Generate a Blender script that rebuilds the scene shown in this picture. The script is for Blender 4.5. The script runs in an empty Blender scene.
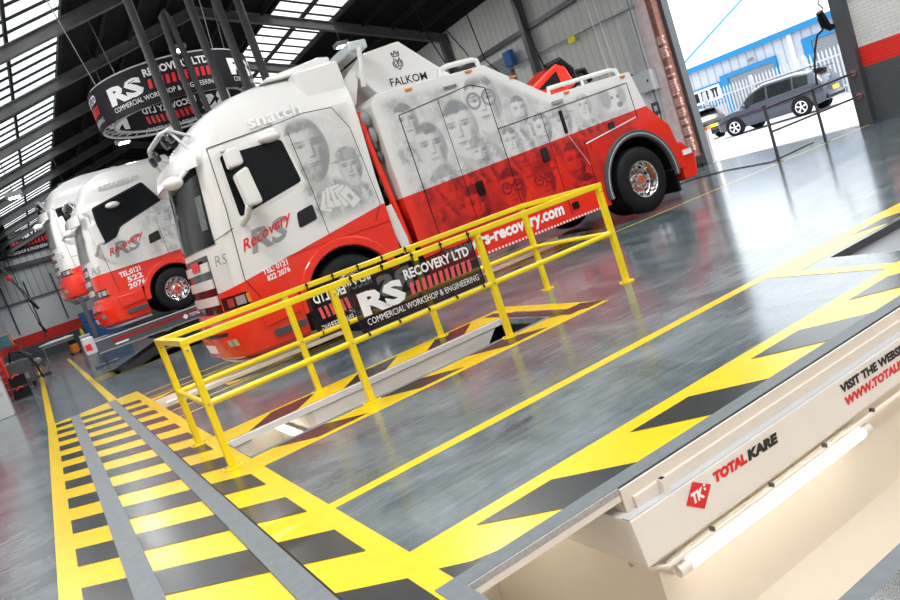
import bpy, bmesh, math, random
import numpy as np
from mathutils import Vector, Matrix
random.seed(7)
PI = math.pi
S = bpy.context.scene
C = S.collection

# ------------------------------------------------------------------ materials
def new_mat(name):
    m = bpy.data.materials.new(name); m.use_nodes = True
    nt = m.node_tree; b = nt.nodes['Principled BSDF']
    return m, nt, b
def simple(name, col, rough=.5, metal=0., coat=0., noise=0., nscale=8., bump=0., alpha=1., trans=0.):
    m, nt, b = new_mat(name)
    b.inputs['Base Color'].default_value = (*col, 1); b.inputs['Roughness'].default_value = rough
    b.inputs['Metallic'].default_value = metal
    b.inputs['Coat Weight'].default_value = coat; b.inputs['Coat Roughness'].default_value = .05
    b.inputs['Alpha'].default_value = alpha
    b.inputs['Transmission Weight'].default_value = trans
    tc = nt.nodes.new('ShaderNodeTexCoord'); n = nt.nodes.new('ShaderNodeTexNoise')
    n.inputs['Scale'].default_value = nscale; n.inputs['Detail'].default_value = 5
    nt.links.new(tc.outputs['Object'], n.inputs['Vector'])
    mr = nt.nodes.new('ShaderNodeMapRange')
    mr.inputs['To Min'].default_value = 1 - noise; mr.inputs['To Max'].default_value = 1 + noise
    nt.links.new(n.outputs['Fac'], mr.inputs['Value'])
    mx = nt.nodes.new('ShaderNodeVectorMath'); mx.operation = 'SCALE'
    mx.inputs[0].default_value = col; nt.links.new(mr.outputs[0], mx.inputs['Scale'])
    nt.links.new(mx.outputs[0], b.inputs['Base Color'])
    if bump:
        bp = nt.nodes.new('ShaderNodeBump'); bp.inputs['Strength'].default_value = bump
        nt.links.new(n.outputs['Fac'], bp.inputs['Height']); nt.links.new(bp.outputs[0], b.inputs['Normal'])
    return m
def emis(name, col, s):
    m, nt, b = new_mat(name)
    b.inputs['Base Color'].default_value = (*col, 1)
    b.inputs['Emission Color'].default_value = (*col, 1); b.inputs['Emission Strength'].default_value = s
    return m
def glassm(name, tint, fac, rough=.03):
    """thin pane: part transparent, part tinted glossy body"""
    m, nt, b = new_mat(name)
    b.inputs['Base Color'].default_value = (*tint, 1); b.inputs['Roughness'].default_value = rough
    t = nt.nodes.new('ShaderNodeBsdfTransparent'); mx = nt.nodes.new('ShaderNodeMixShader')
    mx.inputs[0].default_value = fac; out = nt.nodes['Material Output']
    nt.links.new(t.outputs[0], mx.inputs[1]); nt.links.new(b.outputs[0], mx.inputs[2])
    nt.links.new(mx.outputs[0], out.inputs[0]); return m
def mathn(nt, op, a, b=None, clamp=False):
    n = nt.nodes.new('ShaderNodeMath'); n.operation = op; n.use_clamp = clamp
    for i, v in enumerate((a, b)):
        if v is None: continue
        if isinstance(v, (int, float)): n.inputs[i].default_value = v
        else: nt.links.new(v, n.inputs[i])
    return n.outputs[0]
def corrugated(name, col, axis, pitch=.2, dark=.55, rough=.6):
    """profiled sheet: ridges across an object axis, real bump plus a darker groove colour"""
    m, nt, b = new_mat(name)
    tc = nt.nodes.new('ShaderNodeTexCoord'); sp = nt.nodes.new('ShaderNodeSeparateXYZ')
    nt.links.new(tc.outputs['Object'], sp.inputs[0])
    v = mathn(nt, 'FRACT', mathn(nt, 'DIVIDE', sp.outputs[axis], pitch))
    groove = mathn(nt, 'LESS_THAN', v, .16)
    bp = nt.nodes.new('ShaderNodeBump'); bp.inputs['Strength'].default_value = .8; bp.inputs['Distance'].default_value = .02
    tri = mathn(nt, 'ABSOLUTE', mathn(nt, 'SUBTRACT', v, .5))
    nt.links.new(mathn(nt, 'MULTIPLY', tri, -1.), bp.inputs['Height']); nt.links.new(bp.outputs[0], b.inputs['Normal'])
    n = nt.nodes.new('ShaderNodeTexNoise'); n.inputs['Scale'].default_value = 1.3
    nt.links.new(tc.outputs['Object'], n.inputs['Vector'])
    k = mathn(nt, 'ADD', mathn(nt, 'MULTIPLY', n.outputs['Fac'], .2), .9)
    k = mathn(nt, 'MULTIPLY', k, mathn(nt, 'SUBTRACT', 1., mathn(nt, 'MULTIPLY', groove, 1 - dark)))
    mx = nt.nodes.new('ShaderNodeVectorMath'); mx.operation = 'SCALE'; mx.inputs[0].default_value = col
    nt.links.new(k, mx.inputs['Scale']); nt.links.new(mx.outputs[0], b.inputs['Base Color'])
    b.inputs['Roughness'].default_value = rough
    return m
def paint(name, x1, z1, x2, z2, white=(.72, .72, .71), red=(.78, .024, .008)):
    """two-tone vehicle paint, red below a line in the truck's own coordinates, airbrushed artwork from the 'mural' attribute"""
    m, nt, b = new_mat(name)
    tc = nt.nodes.new('ShaderNodeTexCoord'); sp = nt.nodes.new('ShaderNodeSeparateXYZ')
    nt.links.new(tc.outputs['Object'], sp.inputs[0])
    t = mathn(nt, 'DIVIDE', mathn(nt, 'SUBTRACT', sp.outputs[0], x1), x2 - x1, True)
    line = mathn(nt, 'ADD', mathn(nt, 'MULTIPLY', t, z2 - z1), z1)
    isred = mathn(nt, 'LESS_THAN', sp.outputs[2], line)
    mx = nt.nodes.new('ShaderNodeMix'); mx.data_type = 'RGBA'
    mx.inputs['A'].default_value = (*white, 1); mx.inputs['B'].default_value = (*red, 1)
    nt.links.new(isred, mx.inputs['Factor'])
    at = nt.nodes.new('ShaderNodeAttribute'); at.attribute_name = 'mural'
    ink = nt.nodes.new('ShaderNodeMix'); ink.data_type = 'RGBA'
    ink.inputs['A'].default_value = (.19, .205, .22, 1); ink.inputs['B'].default_value = (.10, .0, .006, 1)
    nt.links.new(isred, ink.inputs['Factor'])
    fin = nt.nodes.new('ShaderNodeMix'); fin.data_type = 'RGBA'
    nt.links.new(at.outputs['Fac'], fin.inputs['Factor'])
    nt.links.new(mx.outputs['Result'], fin.inputs['A']); nt.links.new(ink.outputs['Result'], fin.inputs['B'])
    nt.links.new(fin.outputs['Result'], b.inputs['Base Color'])
    b.inputs['Roughness'].default_value = .3; b.inputs['Coat Weight'].default_value = .5; b.inputs['Coat Roughness'].default_value = .06
    return m
def floor_mat():
    m, nt, b = new_mat('grey gloss floor paint')
    tc = nt.nodes.new('ShaderNodeTexCoord'); mp = nt.nodes.new('ShaderNodeMapping')
    mp.inputs['Scale'].default_value = (1, 1, 1); nt.links.new(tc.outputs['Object'], mp.inputs['Vector'])
    n1 = nt.nodes.new('ShaderNodeTexNoise'); n1.inputs['Scale'].default_value = 1.4; n1.inputs['Detail'].default_value = 9; n1.inputs['Roughness'].default_value = .62
    n1.inputs['Distortion'].default_value = .8
    mp2 = nt.nodes.new('ShaderNodeMapping'); mp2.inputs['Scale'].default_value = (.8, 7, 1); mp2.inputs['Rotation'].default_value = (0, 0, .12)
    nt.links.new(tc.outputs['Object'], mp2.inputs['Vector'])
    n2 = nt.nodes.new('ShaderNodeTexNoise'); n2.inputs['Scale'].default_value = 3; n2.inputs['Detail'].default_value = 8
    nt.links.new(mp.outputs[0], n1.inputs['Vector']); nt.links.new(mp2.outputs[0], n2.inputs['Vector'])
    n3 = nt.nodes.new('ShaderNodeTexNoise'); n3.inputs['Scale'].default_value = 55; n3.inputs['Detail'].default_value = 3
    nt.links.new(tc.outputs['Object'], n3.inputs['Vector'])
    f = mathn(nt, 'ADD', mathn(nt, 'MULTIPLY', n1.outputs['Fac'], .72), mathn(nt, 'MULTIPLY', n2.outputs['Fac'], .28))
    cr = nt.nodes.new('ShaderNodeValToRGB'); nt.links.new(f, cr.inputs[0])
    cr.color_ramp.elements[0].position = .36; cr.color_ramp.elements[0].color = (.052, .076, .088, 1)
    cr.color_ramp.elements[1].position = .66; cr.color_ramp.elements[1].color = (.19, .235, .26, 1)
    sc = mathn(nt, 'GREATER_THAN', n3.outputs['Fac'], .70)
    mx = nt.nodes.new('ShaderNodeMix'); mx.data_type = 'RGBA'; mx.inputs['B'].default_value = (.42, .45, .46, 1)
    nt.links.new(mathn(nt, 'MULTIPLY', sc, .7), mx.inputs['Factor']); nt.links.new(cr.outputs[0], mx.inputs['A'])
    nt.links.new(mx.outputs['Result'], b.inputs['Base Color'])
    r = mathn(nt, 'ADD', mathn(nt, 'MULTIPLY', n2.outputs['Fac'], .20), .06); nt.links.new(r, b.inputs['Roughness'])
    bp = nt.nodes.new('ShaderNodeBump'); bp.inputs['Strength'].default_value = .05; bp.inputs['Distance'].default_value = .02
    nt.links.new(f, bp.inputs['Height']); nt.links.new(bp.outputs[0], b.inputs['Normal'])
    b.inputs['IOR'].default_value = 1.72
    return m
def brick_wall_mat(name, c, banded=False):
    """painted blockwork; banded: grey to 1.22 m, red to 1.65 m, white above"""
    m, nt, b = new_mat(name)
    tc = nt.nodes.new('ShaderNodeTexCoord'); sp = nt.nodes.new('ShaderNodeSeparateXYZ'); nt.links.new(tc.outputs['Object'], sp.inputs[0])
    cb = nt.nodes.new('ShaderNodeCombineXYZ')
    nt.links.new(mathn(nt, 'ADD', sp.outputs[0], sp.outputs[1]), cb.inputs[0]); nt.links.new(sp.outputs[2], cb.inputs[1])
    br = nt.nodes.new('ShaderNodeTexBrick'); br.inputs['Scale'].default_value = 1; br.inputs['Brick Width'].default_value = .23
    br.inputs['Row Height'].default_value = .075; br.inputs['Mortar Size'].default_value = .006
    br.inputs['Color1'].default_value = (1, 1, 1, 1); br.inputs['Color2'].default_value = (.93, .93, .93, 1); br.inputs['Mortar'].default_value = (.72, .72, .72, 1)
    nt.links.new(cb.outputs[0], br.inputs['Vector'])
    col = nt.nodes.new('ShaderNodeMix'); col.data_type = 'RGBA'; col.blend_type = 'MULTIPLY'; col.inputs['Factor'].default_value = 1
    nt.links.new(br.outputs['Color'], col.inputs['A'])
    if banded:
        z1, z2 = banded
        a = nt.nodes.new('ShaderNodeMix'); a.data_type = 'RGBA'; a.inputs['A'].default_value = (.78, .02, .012, 1); a.inputs['B'].default_value = (.075, .09, .10, 1)
        nt.links.new(mathn(nt, 'LESS_THAN', sp.outputs[2], z1), a.inputs['Factor'])
        a2 = nt.nodes.new('ShaderNodeMix'); a2.data_type = 'RGBA'; a2.inputs['A'].default_value = (*c, 1)
        nt.links.new(mathn(nt, 'LESS_THAN', sp.outputs[2], z2), a2.inputs['Factor']); nt.links.new(a.outputs['Result'], a2.inputs['B'])
        nt.links.new(a2.outputs['Result'], col.inputs['B'])
    else: col.inputs['B'].default_value = (*c, 1)
    nt.links.new(col.outputs['Result'], b.inputs['Base Color']); b.inputs['Roughness'].default_value = .5
    return m

M = dict(
 floor=floor_mat(),
 yellow=simple('yellow line paint', (.82, .58, .008), .24, noise=.12, nscale=5, coat=0.),
 black=simple('black floor paint', (.026, .030, .032), .24, noise=.45, nscale=7, coat=0.),
 railing=simple('yellow powder coat', (.90, .68, .005), .3, coat=.3, noise=.03),
 cream=simple('cream enamel', (.80, .73, .64), .4, noise=.03), 
 creamlight=simple('off white steel', (.80, .77, .72), .35, noise=.03),
 whitepanel=simple('white sheet steel', (.88, .89, .90), .35, noise=.02),
 edge=simple('grey floor edging', (.14, .165, .18), .5, noise=.25, nscale=20),
 rawedge=simple('chipped concrete edge', (.42, .41, .40), .8, noise=.4, nscale=60, bump=.4),
 white=simple('white gloss', (.72, .72, .71), .25, coat=.5),
 red=simple('red gloss', (.80, .028, .008), .25, coat=.5, noise=.03),
 darkred=simple('dark red', (.30, .01, .01), .4),
 blk=simple('black plastic', (.006, .006, .007), .5),
 blkgloss=simple('black gloss', (.01, .01, .012), .08),
 rubber=simple('tyre rubber', (.007, .008, .010), .7, noise=.3, nscale=30),
 steel=simple('bright steel', (.75, .75, .75), .18, metal=1),
 castiron=simple('dark steel', (.10, .10, .105), .45, metal=.6, noise=.2),
 copper=simple('orange hub paint', (.55, .12, .03), .35, metal=.3),
 grey=simple('mid grey paint', (.24, .25, .26), .5, noise=.08),
 lgrey=simple('light grey paint', (.52, .54, .56), .45, noise=.05),
 dgrey=simple('dark grey paint', (.07, .078, .085), .4, noise=.1),
 beam=simple('weathered grey beam', (.11, .112, .11), .6, noise=.3, nscale=4),
 voidshade=simple('unlit void black', (.002, .002, .002), 1.), roof=simple('sooty roof boards', (.006, .0055, .005), .9, noise=.6, nscale=3),  # unlit void: shade of the floor recesses put into a flat black
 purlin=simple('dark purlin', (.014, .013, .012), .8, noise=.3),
 silver=simple('silver lettering', (.28, .29, .30), .4),
 lred=simple('red lettering', (.72, .01, .015), .4),
 wlet=simple('white lettering', (.88, .88, .88), .45),
 blet=simple('black lettering', (.012, .01, .012), .45),
 amber=simple('amber lens', (.75, .22, .02), .2),
 blue=simple('blue paint', (.008, .09, .32), .4),
 skyblue=simple('bright blue trim', (.0, .20, .46), .4),
 hose=simple('grey ribbed hose', (.04, .041, .043), .6, noise=.4, nscale=25),
 lamp=emis('lamp diffuser', (1, .98, .94), 14), tube=emis('fluorescent tube', (1, .94, .80), 9),
 headlamp=simple('headlamp lens', (.55, .58, .6), .08, metal=.6),
 glass=glassm('cab glass', (.012, .018, .018), .42),
 glassblk=simple('dark tinted glass', (.006, .007, .008), .09),
 skyglass=glassm('roof glazing', (.7, .72, .74), .25, .3),
 banner=glassm('black mesh banner', (.008, .006, .012), .88, .7),
 bannersolid=simple('black vinyl', (.006, .006, .010), .6, noise=.3, nscale=2),
 seat=simple('pale seat cover', (.35, .42, .42), .7, noise=.5, nscale=14),
 apron=simple('pale concrete apron', (.55, .56, .58), .75, noise=.12, nscale=3),
 clad=corrugated('pale grey cladding', (.56, .57, .55), 1, .3, .80),
 cladx=corrugated('far pale cladding', (.46, .47, .48), 0, .45, .6),
 cladout=corrugated('blue grey wall cladding', (.48, .52, .60), 1, .55, .62),
 roofout=corrugated('white roof sheets', (.85, .86, .87), 1, .9, .9),
 shutter=corrugated('grey roller shutter', (.22, .24, .26), 2, .12, .5),
 wallband=brick_wall_mat('banded painted brick', (.70, .71, .70), (1.22, 1.65)),
 wallbandfar=brick_wall_mat('banded painted far wall', (.74, .76, .78), (1.07, 1.8)),
 redbrick=simple('worn red brick', (.24, .11, .085), .85, noise=.9, nscale=9, bump=.5),
 pinkwall=simple('pink brick paint', (.66, .54, .55), .8, noise=.25, nscale=6),
 car=simple('blue grey car paint', (.035, .045, .07), .25, metal=.3, coat=1), carblk=simple('black car paint', (.008, .009, .011), .2, coat=1),
 checker=simple('worn checker plate', (.30, .31, .33), .35, metal=.5, noise=.3, nscale=40, bump=.5),
 galv=simple('galvanised steel', (.62, .65, .69), .4, metal=.3, noise=.1),
)

for k_ in ('rubber', 'bannersolid', 'banner', 'blk', 'glassblk', 'roof', 'purlin'): M[k_].node_tree.nodes['Principled BSDF'].inputs['Specular IOR Level'].default_value = .25
for k_ in ('yellow', 'black', 'edge'): M[k_].node_tree.nodes['Principled BSDF'].inputs['IOR'].default_value = 1.8 if k_ != 'edge' else 1.5
# ------------------------------------------------------------------ mesh builder
class MB:
    def __init__(s): s.v = []; s.f = []; s.mi = []; s.sm = []; s.marks = []
    def add(s, vs, fs, mi=0, smooth=False):
        o = len(s.v); s.v += [tuple(p) for p in vs]
        for f in fs: s.f.append([i + o for i in f]); s.mi.append(mi); s.sm.append(smooth)
        return s
    def box(s, x0, y0, z0, x1, y1, z1, mi=0, rot=None, at=None):
        vs = [Vector((x, y, z)) for z in (z0, z1) for y in (y0, y1) for x in (x0, x1)]
        if rot is not None: vs = [rot @ p for p in vs]
        if at is not None: vs = [p + Vector(at) for p in vs]
        return s.add(vs, [(0, 2, 3, 1), (4, 5, 7, 6), (0, 1, 5, 4), (2, 6, 7, 3), (0, 4, 6, 2), (1, 3, 7, 5)], mi)
    def beam(s, a, b, w, h, mi=0, up=(0, 0, 1)):
        a, b = Vector(a), Vector(b); d = (b - a).normalized(); sd = d.cross(Vector(up))
        if sd.length < 1e-4: sd = d.cross(Vector((1, 0, 0)))
        sd.normalize(); u = sd.cross(d).normalized()
        vs = [p + sd * (w / 2 * i) + u * (h / 2 * j) for p in (a, b) for i, j in ((-1, -1), (1, -1), (1, 1), (-1, 1))]
        return s.add(vs, [(3, 2, 1, 0), (4, 5, 6, 7), (0, 1, 5, 4), (1, 2, 6, 5), (2, 3, 7, 6), (3, 0, 4, 7)], mi)
    def tube(s, pts, r, n=10, mi=0, rs=None):
        pts = [Vector(p) for p in pts]; vs = []; N = len(pts); prev = None
        for i, p in enumerate(pts):
            d = (pts[min(i + 1, N - 1)] - pts[max(i - 1, 0)]).normalized()
            if prev is None:
                a = d.cross(Vector((0, 0, 1)));
                if a.length < .05: a = d.cross(Vector((1, 0, 0)))
            else: a = prev - d * prev.dot(d)
            a.normalize(); prev = a; b = d.cross(a); rr = rs[i] if rs else r
            vs += [p + (a * math.cos(2 * PI * k / n) + b * math.sin(2 * PI * k / n)) * rr for k in range(n)]
        o = len(s.v); s.v += [tuple(p) for p in vs]
        for i in range(N - 1):
            for k in range(n):
                s.f.append([o + i * n + k, o + (i + 1) * n + k, o + (i + 1) * n + (k + 1) % n, o + i * n + (k + 1) % n]); s.mi.append(mi); s.sm.append(True)
        s.f.append([o + k for k in range(n)]); s.f.append([o + (N - 1) * n + k for k in reversed(range(n))]); s.mi += [mi, mi]; s.sm += [False, False]
        return s
    def prism(s, poly, y0, y1, mi=0, axis=1):
        """polygon in the plane across `axis`, extruded along it"""
        def P(a, b, t):
            return (a, t, b) if axis == 1 else ((t, a, b) if axis == 0 else (a, b, t))
        n = len(poly); vs = [P(a, b, y0) for a, b in poly] + [P(a, b, y1) for a, b in poly]
        return s.add(vs, [list(range(n)), list(range(2 * n - 1, n - 1, -1))] + [(i, i + n, (i + 1) % n + n, (i + 1) % n) for i in range(n)], mi)
    def revolve(s, prof, c, n=32, mi=0, smooth=True):
        """profile [(radius, offset along y)] turned round the y axis through c"""
        vs = [(c[0] + r * math.cos(2 * PI * k / n), c[1] + y, c[2] + r * math.sin(2 * PI * k / n)) for r, y in prof for k in range(n)]
        return s.add(vs, [(i * n + k, i * n + (k + 1) % n, (i + 1) * n + (k + 1) % n, (i + 1) * n + k) for i in range(len(prof) - 1) for k in range(n)], mi, smooth)
    def disc_z(s, c, r, h, n=20, mi=0):
        return s.prism([(c[0] + r * math.cos(2 * PI * k / n), c[1] + r * math.sin(2 * PI * k / n)) for k in range(n)], c[2], c[2] + h, mi, 2)
    def loft(s, rings, closed=True, mi=0, caps=True, smooth=True):
        n = len(rings[0]); o = len(s.v)
        for r in rings: s.v += [tuple(p) for p in r]
        for i in range(len(rings) - 1):
            for k in range(n if closed else n - 1):
                s.f.append([o + i * n + k, o + i * n + (k + 1) % n, o + (i + 1) * n + (k + 1) % n, o + (i + 1) * n + k]); s.mi.append(mi); s.sm.append(smooth)
        if caps:
            s.f.append([o + k for k in reversed(range(n))]); s.f.append([o + (len(rings) - 1) * n + k for k in range(n)]); s.mi += [mi, mi]; s.sm += [False, False]
        return s
    def ball(s, c, rx, ry, rz, mi=0, n=14, m=8):
        rings = []
        for i in range(1, m):
            t = PI * i / m - PI / 2
            rings.append([(c[0] + rx * math.cos(t) * math.cos(2 * PI * k / n), c[1] + ry * math.cos(t) * math.sin(2 * PI * k / n), c[2] + rz * math.sin(t)) for k in range(n)])
        return s.loft(rings, mi=mi)
    def build(s, name, mats, parent=None, bevel=0, rec=True):
        if s.marks:      # every line of words or run of marks becomes a part of its own
            cuts = [(len_v, len_f) for len_v, len_f in s.marks] + [(len(s.v), len(s.f))]; out = []
            if cuts[0] != (0, 0): cuts.insert(0, (0, 0))
            for (v0, f0), (v1, f1) in zip(cuts, cuts[1:]):
                if f1 == f0: continue
                p = MB(); p.v = s.v[v0:v1]; p.f = [[i - v0 for i in f] for f in s.f[f0:f1]]; p.mi = s.mi[f0:f1]; p.sm = s.sm[f0:f1]
                out.append(p.build(name, mats, parent, bevel, rec))
            return out
        me = bpy.data.meshes.new(name); me.from_pydata([tuple(map(float, p)) for p in s.v], [], s.f)
        for m in (mats if isinstance(mats, (list, tuple)) else [mats]): me.materials.append(m)
        me.polygons.foreach_set('material_index', s.mi); me.polygons.foreach_set('use_smooth', s.sm)
        if rec:
            bm = bmesh.new(); bm.from_mesh(me); bmesh.ops.recalc_face_normals(bm, faces=bm.faces); bm.to_mesh(me); bm.free()
        if any(s.sm): me.set_sharp_from_angle(angle=.75)
        me.update(); o = bpy.data.objects.new(name, me); C.objects.link(o)
        if parent is not None: o.parent = parent
        if bevel:
            b = o.modifiers.new('bevel', 'BEVEL'); b.width = bevel; b.segments = 2; b.limit_method = 'ANGLE'; b.angle_limit = .7
        return o
def box(name, m, a, b, parent=None, bevel=0): return MB().box(*a, *b).build(name, m, parent, bevel)
def thing(name, label, cat, loc=(0, 0, 0), rz=0, group=None):
    o = bpy.data.objects.new(name, None); C.objects.link(o); o.location = loc; o.rotation_euler = (0, 0, rz)
    o.empty_display_size = .2; o['label'] = label; o['category'] = cat
    if group: o['group'] = group
    return o
def tag(o, label, cat, group=None, kind=None):
    o['label'] = label; o['category'] = cat
    if group: o['group'] = group
    if kind: o['kind'] = kind
    return o
def struct(o, label=None):
    o['kind'] = 'structure'
    if label: o['label'] = label
    return o

# ------------------------------------------------------------------ lettering
_tc = {}
def text_geo(s, bold=0., shear=0.):
    k = (s, bold, shear)
    if k in _tc: return _tc[k]
    cu = bpy.data.curves.new('t', 'FONT'); cu.body = s; cu.offset = bold; cu.shear = shear; cu.resolution_u = 2
    ob = bpy.data.objects.new('t', cu); C.objects.link(ob)
    dg = bpy.context.evaluated_depsgraph_get(); me = ob.evaluated_get(dg).to_mesh()
    vs = [(v.co.x, v.co.y) for v in me.vertices]; fs = [list(p.vertices) for p in me.polygons]
    ob.evaluated_get(dg).to_mesh_clear(); bpy.data.objects.remove(ob); bpy.data.curves.remove(cu)
    xs = [v[0] for v in vs]; ys = [v[1] for v in vs]; x0, x1, y0, y1 = min(xs), max(xs), min(ys), max(ys)
    vs = [((a - x0) / (x1 - x0), (b - y0) / (y1 - y0)) for a, b in vs]
    _tc[k] = (vs, fs); return _tc[k]
def put_text(mb, s, u0, v0, u1, v1, fn, mi=0, bold=.02, shear=0., du=None):
    """fit the words into the rectangle u0..u1, v0..v1 and map it through fn to space (du: rise of the baseline)"""
    mb.marks.append((len(mb.v), len(mb.f))); vs, fs = text_geo(s, bold, shear)
    mb.add([fn(u0 + a * (u1 - u0), v0 + b * (v1 - v0) + (du or 0) * a) for a, b in vs], fs, mi)
def plane_fn(o, xd, ud): 
    o, xd, ud = Vector(o), Vector(xd), Vector(ud)
    return lambda u, v: o + xd * u + ud * v
def banner_print(mb, fn):
    """white/red print over a 1 x .36 banner: 0 white, 1 red"""
    put_text(mb, 'RS', .04, .085, .38, .235, fn, 0, .05)
    put_text(mb, 'RECOVERY LTD', .41, .205, .95, .27, fn, 0, .035)
    mb.marks.append((len(mb.v), len(mb.f)))
    for k in range(11):
        x = .42 + k * .048
        mb.add([fn(x, .105), fn(x + .028, .105), fn(x + .036, .18), fn(x + .008, .18)], [(0, 1, 2, 3)], 1)
    put_text(mb, 'COMMERCIAL WORKSHOP & ENGINEERING', .05, .03, .96, .07, fn, 0, 0.)

# ------------------------------------------------------------------ camera
cam = bpy.data.cameras.new('camera'); co = bpy.data.objects.new('camera', cam); C.objects.link(co)
R3 = Matrix(((.81691153, .34506937, -.46215007), (-.47877992, -.04107181, -.87697371), (-.3215981, .93767811, .13166025)))
R3 = Matrix((R3[0], (-R3[1][0]*-1, R3[1][1], R3[1][2]), R3[2])) if False else R3
mw = R3.to_4x4(); co.matrix_world = Matrix.Translation((0, 0, 1.5)) @ mw
cam.sensor_width = 36; cam.lens = 747.33 / 900 * 36; cam.clip_end = 400; cam.clip_start = .05
S.camera = co

# ------------------------------------------------------------------ floor with pit openings
HOLES = [(1.05, 1.43, 9.5, 2.66), (1.06, 6.27, 4.3, 7.15), (1.0, 11.05, 9.3, 12.3), (5.56, 3.34, 9.0, 3.92), (1.1, 19.95, 4.4, 22.3)]
def slab(name, x0, x1, y0, y1, holes, m, zt=0., th=.06):
    xs = sorted({x0, x1, *[h[0] for h in holes], *[h[2] for h in holes]}); ys = sorted({y0, y1, *[h[1] for h in holes], *[h[3] for h in holes]})
    mb = MB()
    vid = {}
    def V(x, y, z):
        k = (x, y, z)
        if k not in vid: vid[k] = len(mb.v); mb.v.append(k)
        return vid[k]
    solid = {}
    for i in range(len(xs) - 1):
        for j in range(len(ys) - 1):
            cx, cy = (xs[i] + xs[i+1]) / 2, (ys[j] + ys[j+1]) / 2
            solid[i, j] = not any(h[0] < cx < h[2] and h[1] < cy < h[3] for h in holes)
    def F(*q): mb.f.append([V(*p) for p in q]); mb.mi.append(0); mb.sm.append(False)
    zb = zt - th
    for (i, j), ok in solid.items():
        if not ok: continue
        a, b, c, d = xs[i], xs[i+1], ys[j], ys[j+1]
        F((a, c, zt), (b, c, zt), (b, d, zt), (a, d, zt)); F((a, c, zb), (a, d, zb), (b, d, zb), (b, c, zb))
        if not solid.get((i-1, j)): F((a, c, zt), (a, d, zt), (a, d, zb), (a, c, zb))
        if not solid.get((i+1, j)): F((b, c, zt), (b, c, zb), (b, d, zb), (b, d, zt))
        if not solid.get((i, j-1)): F((a, c, zt), (a, c, zb), (b, c, zb), (b, c, zt))
        if not solid.get((i, j+1)): F((a, d, zt), (b, d, zt), (b, d, zb), (a, d, zb))
    return struct(mb.build(name, m, rec=False))
slab('floor', -1.8, 16.62, -6, 58, HOLES, M['floor'])

TR = [0]
def trim(mb, m, label=None):
    TR[0] += 1; return struct(mb.build('trim_%d' % TR[0], m), label)
Z1, Z2, ZB = .0032, .0044, .0
def flat(mb, poly, mi=0, z=None): mb.prism(poly, ZB, z or .0010 + .00006 * TR[0], mi, 2)   # each coat of paint lies a hair above the one before
def rect(mb, x0, y0, x1, y1): flat(mb, [(x0, y0), (x1, y0), (x1, y1), (x0, y1)])

# walkway hatch: yellow field with diagonal dark blocks
y = MB(); rect(y, -.46, -3, 1.05, 14.6)
trim(y, M['yellow'], 'yellow hatched walkway between the bays')
d = MB()
def clip_stripe(mb, xa, xb, c, th=.45, ymax=14.45, slope=-.91):
    p = [(xa, c + slope * (xa + .34)), (xb, c + slope * (xb + .34)), (xb, c + th + slope * (xb + .34)), (xa, c + th + slope * (xa + .34))]
    if max(q[1] for q in p) < ymax: mb.prism(p, Z1, Z2, 0, 2)
for k in range(-9, 10):
    c = 5.53 + .925 * k
    if c + .45 < 14.4:
        clip_stripe(d, -.33, -.08, c); clip_stripe(d, .05, .54, c); clip_stripe(d, .67, .93, c)
trim(d, M['black'])
g = MB(); g.box(-.085, -3, Z1, .055, 14.5, .012); trim(g, M['edge'], 'left grey cable cover strip along the hatched walkway')
g = MB(); g.box(.53, -3, Z1, .655, 14.5, .012); g2 = MB().box(.655, -3, Z1, .668, 14.5, .008)
trim(g, M['edge'], 'right grey cable cover strip along the hatched walkway'); trim(g2, M['blk'])
# thin bay lines
l = MB(); flat(l, [(-.46, 14.6), (-.34, 14.6), (-.60, 42), (-.74, 42)]); rect(l, .57, 14.6, .70, 41)
for Y in (4.2, 9.75): rect(l, 1.05, Y, 16.4, Y + (.11 if Y < 5 else .06))
for Y in (10.5, 12.85, 13.6): rect(l, 1.06, Y, 9.0, Y + .07)
trim(l, M['yellow'])
for x in ():
    pass
# hazard borders round the pits
def hazard(name_y, x0, x1, yo, yi, x_first, per, flip, line=.1, w=.47, run=.3):
    """yellow band between the outer line yo and the pit side yi with slanting dark blocks"""
    b = MB(); rect(b, x0, min(yo, yi), x1, max(yo, yi)); trim(b, M['yellow'])
    dk = MB(); s = 1 if yi > yo else -1; ya = yo + s * line; x = x_first
    while x + w + run < x1 + .3:
        q = [(x, ya), (x + w, ya), (x + w + run, yi), (x + run, yi)]
        if flip: q = [(x + run, ya), (x + w + run, ya), (x + w, yi), (x, yi)]
        q = [(max(x0, min(x1, a)), c) for a, c in q]
        dk.prism(q, Z1, Z2, 0, 2); x += per
    trim(dk, M['black'])
hazard('a', 1.05, 9.5, 3.19, 2.76, 1.36, 1.025, False, .12)
b = MB(); b.prism([(1.05, 2.90), (1.05, 2.76), (1.28, 2.76), (1.17, 2.80)], Z1, Z2, 0, 2); trim(b, M['black'])
hazard('b', 1.05, 4.75, 5.80, 6.2, 1.25, 1.0, True, .08, .46, .3)
hazard('c', 1.05, 4.75, 7.72, 7.22, 1.3, 1.02, True, .08, .5, .35)
b = MB(); rect(b, 4.55, 5.80, 4.75, 7.72); trim(b, M['yellow'])
b = MB(); b.prism([(4.36, 5.95), (4.5, 5.95), (4.5, 7.6), (4.36, 7.6)], Z1, Z2 + .0003, 0, 2); trim(b, M['black'])
hazard('d', 1.9, 9.3, 10.72, 11.0, 1.9, 1.05, True, .05, .5, .3)
hazard('e', 1.05, 9.3, 12.65, 12.36, 1.2, 1.05, True, .05, .5, .3)
hazard('f', 1.05, 9.5, 1.1, 1.36, 1.4, 1.025, False, .08, .47, .3)
hazard('g', 5.12, 9.4, 4.2, 3.97, 6.25, 1.0, False, .06, .5, .3)
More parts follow.
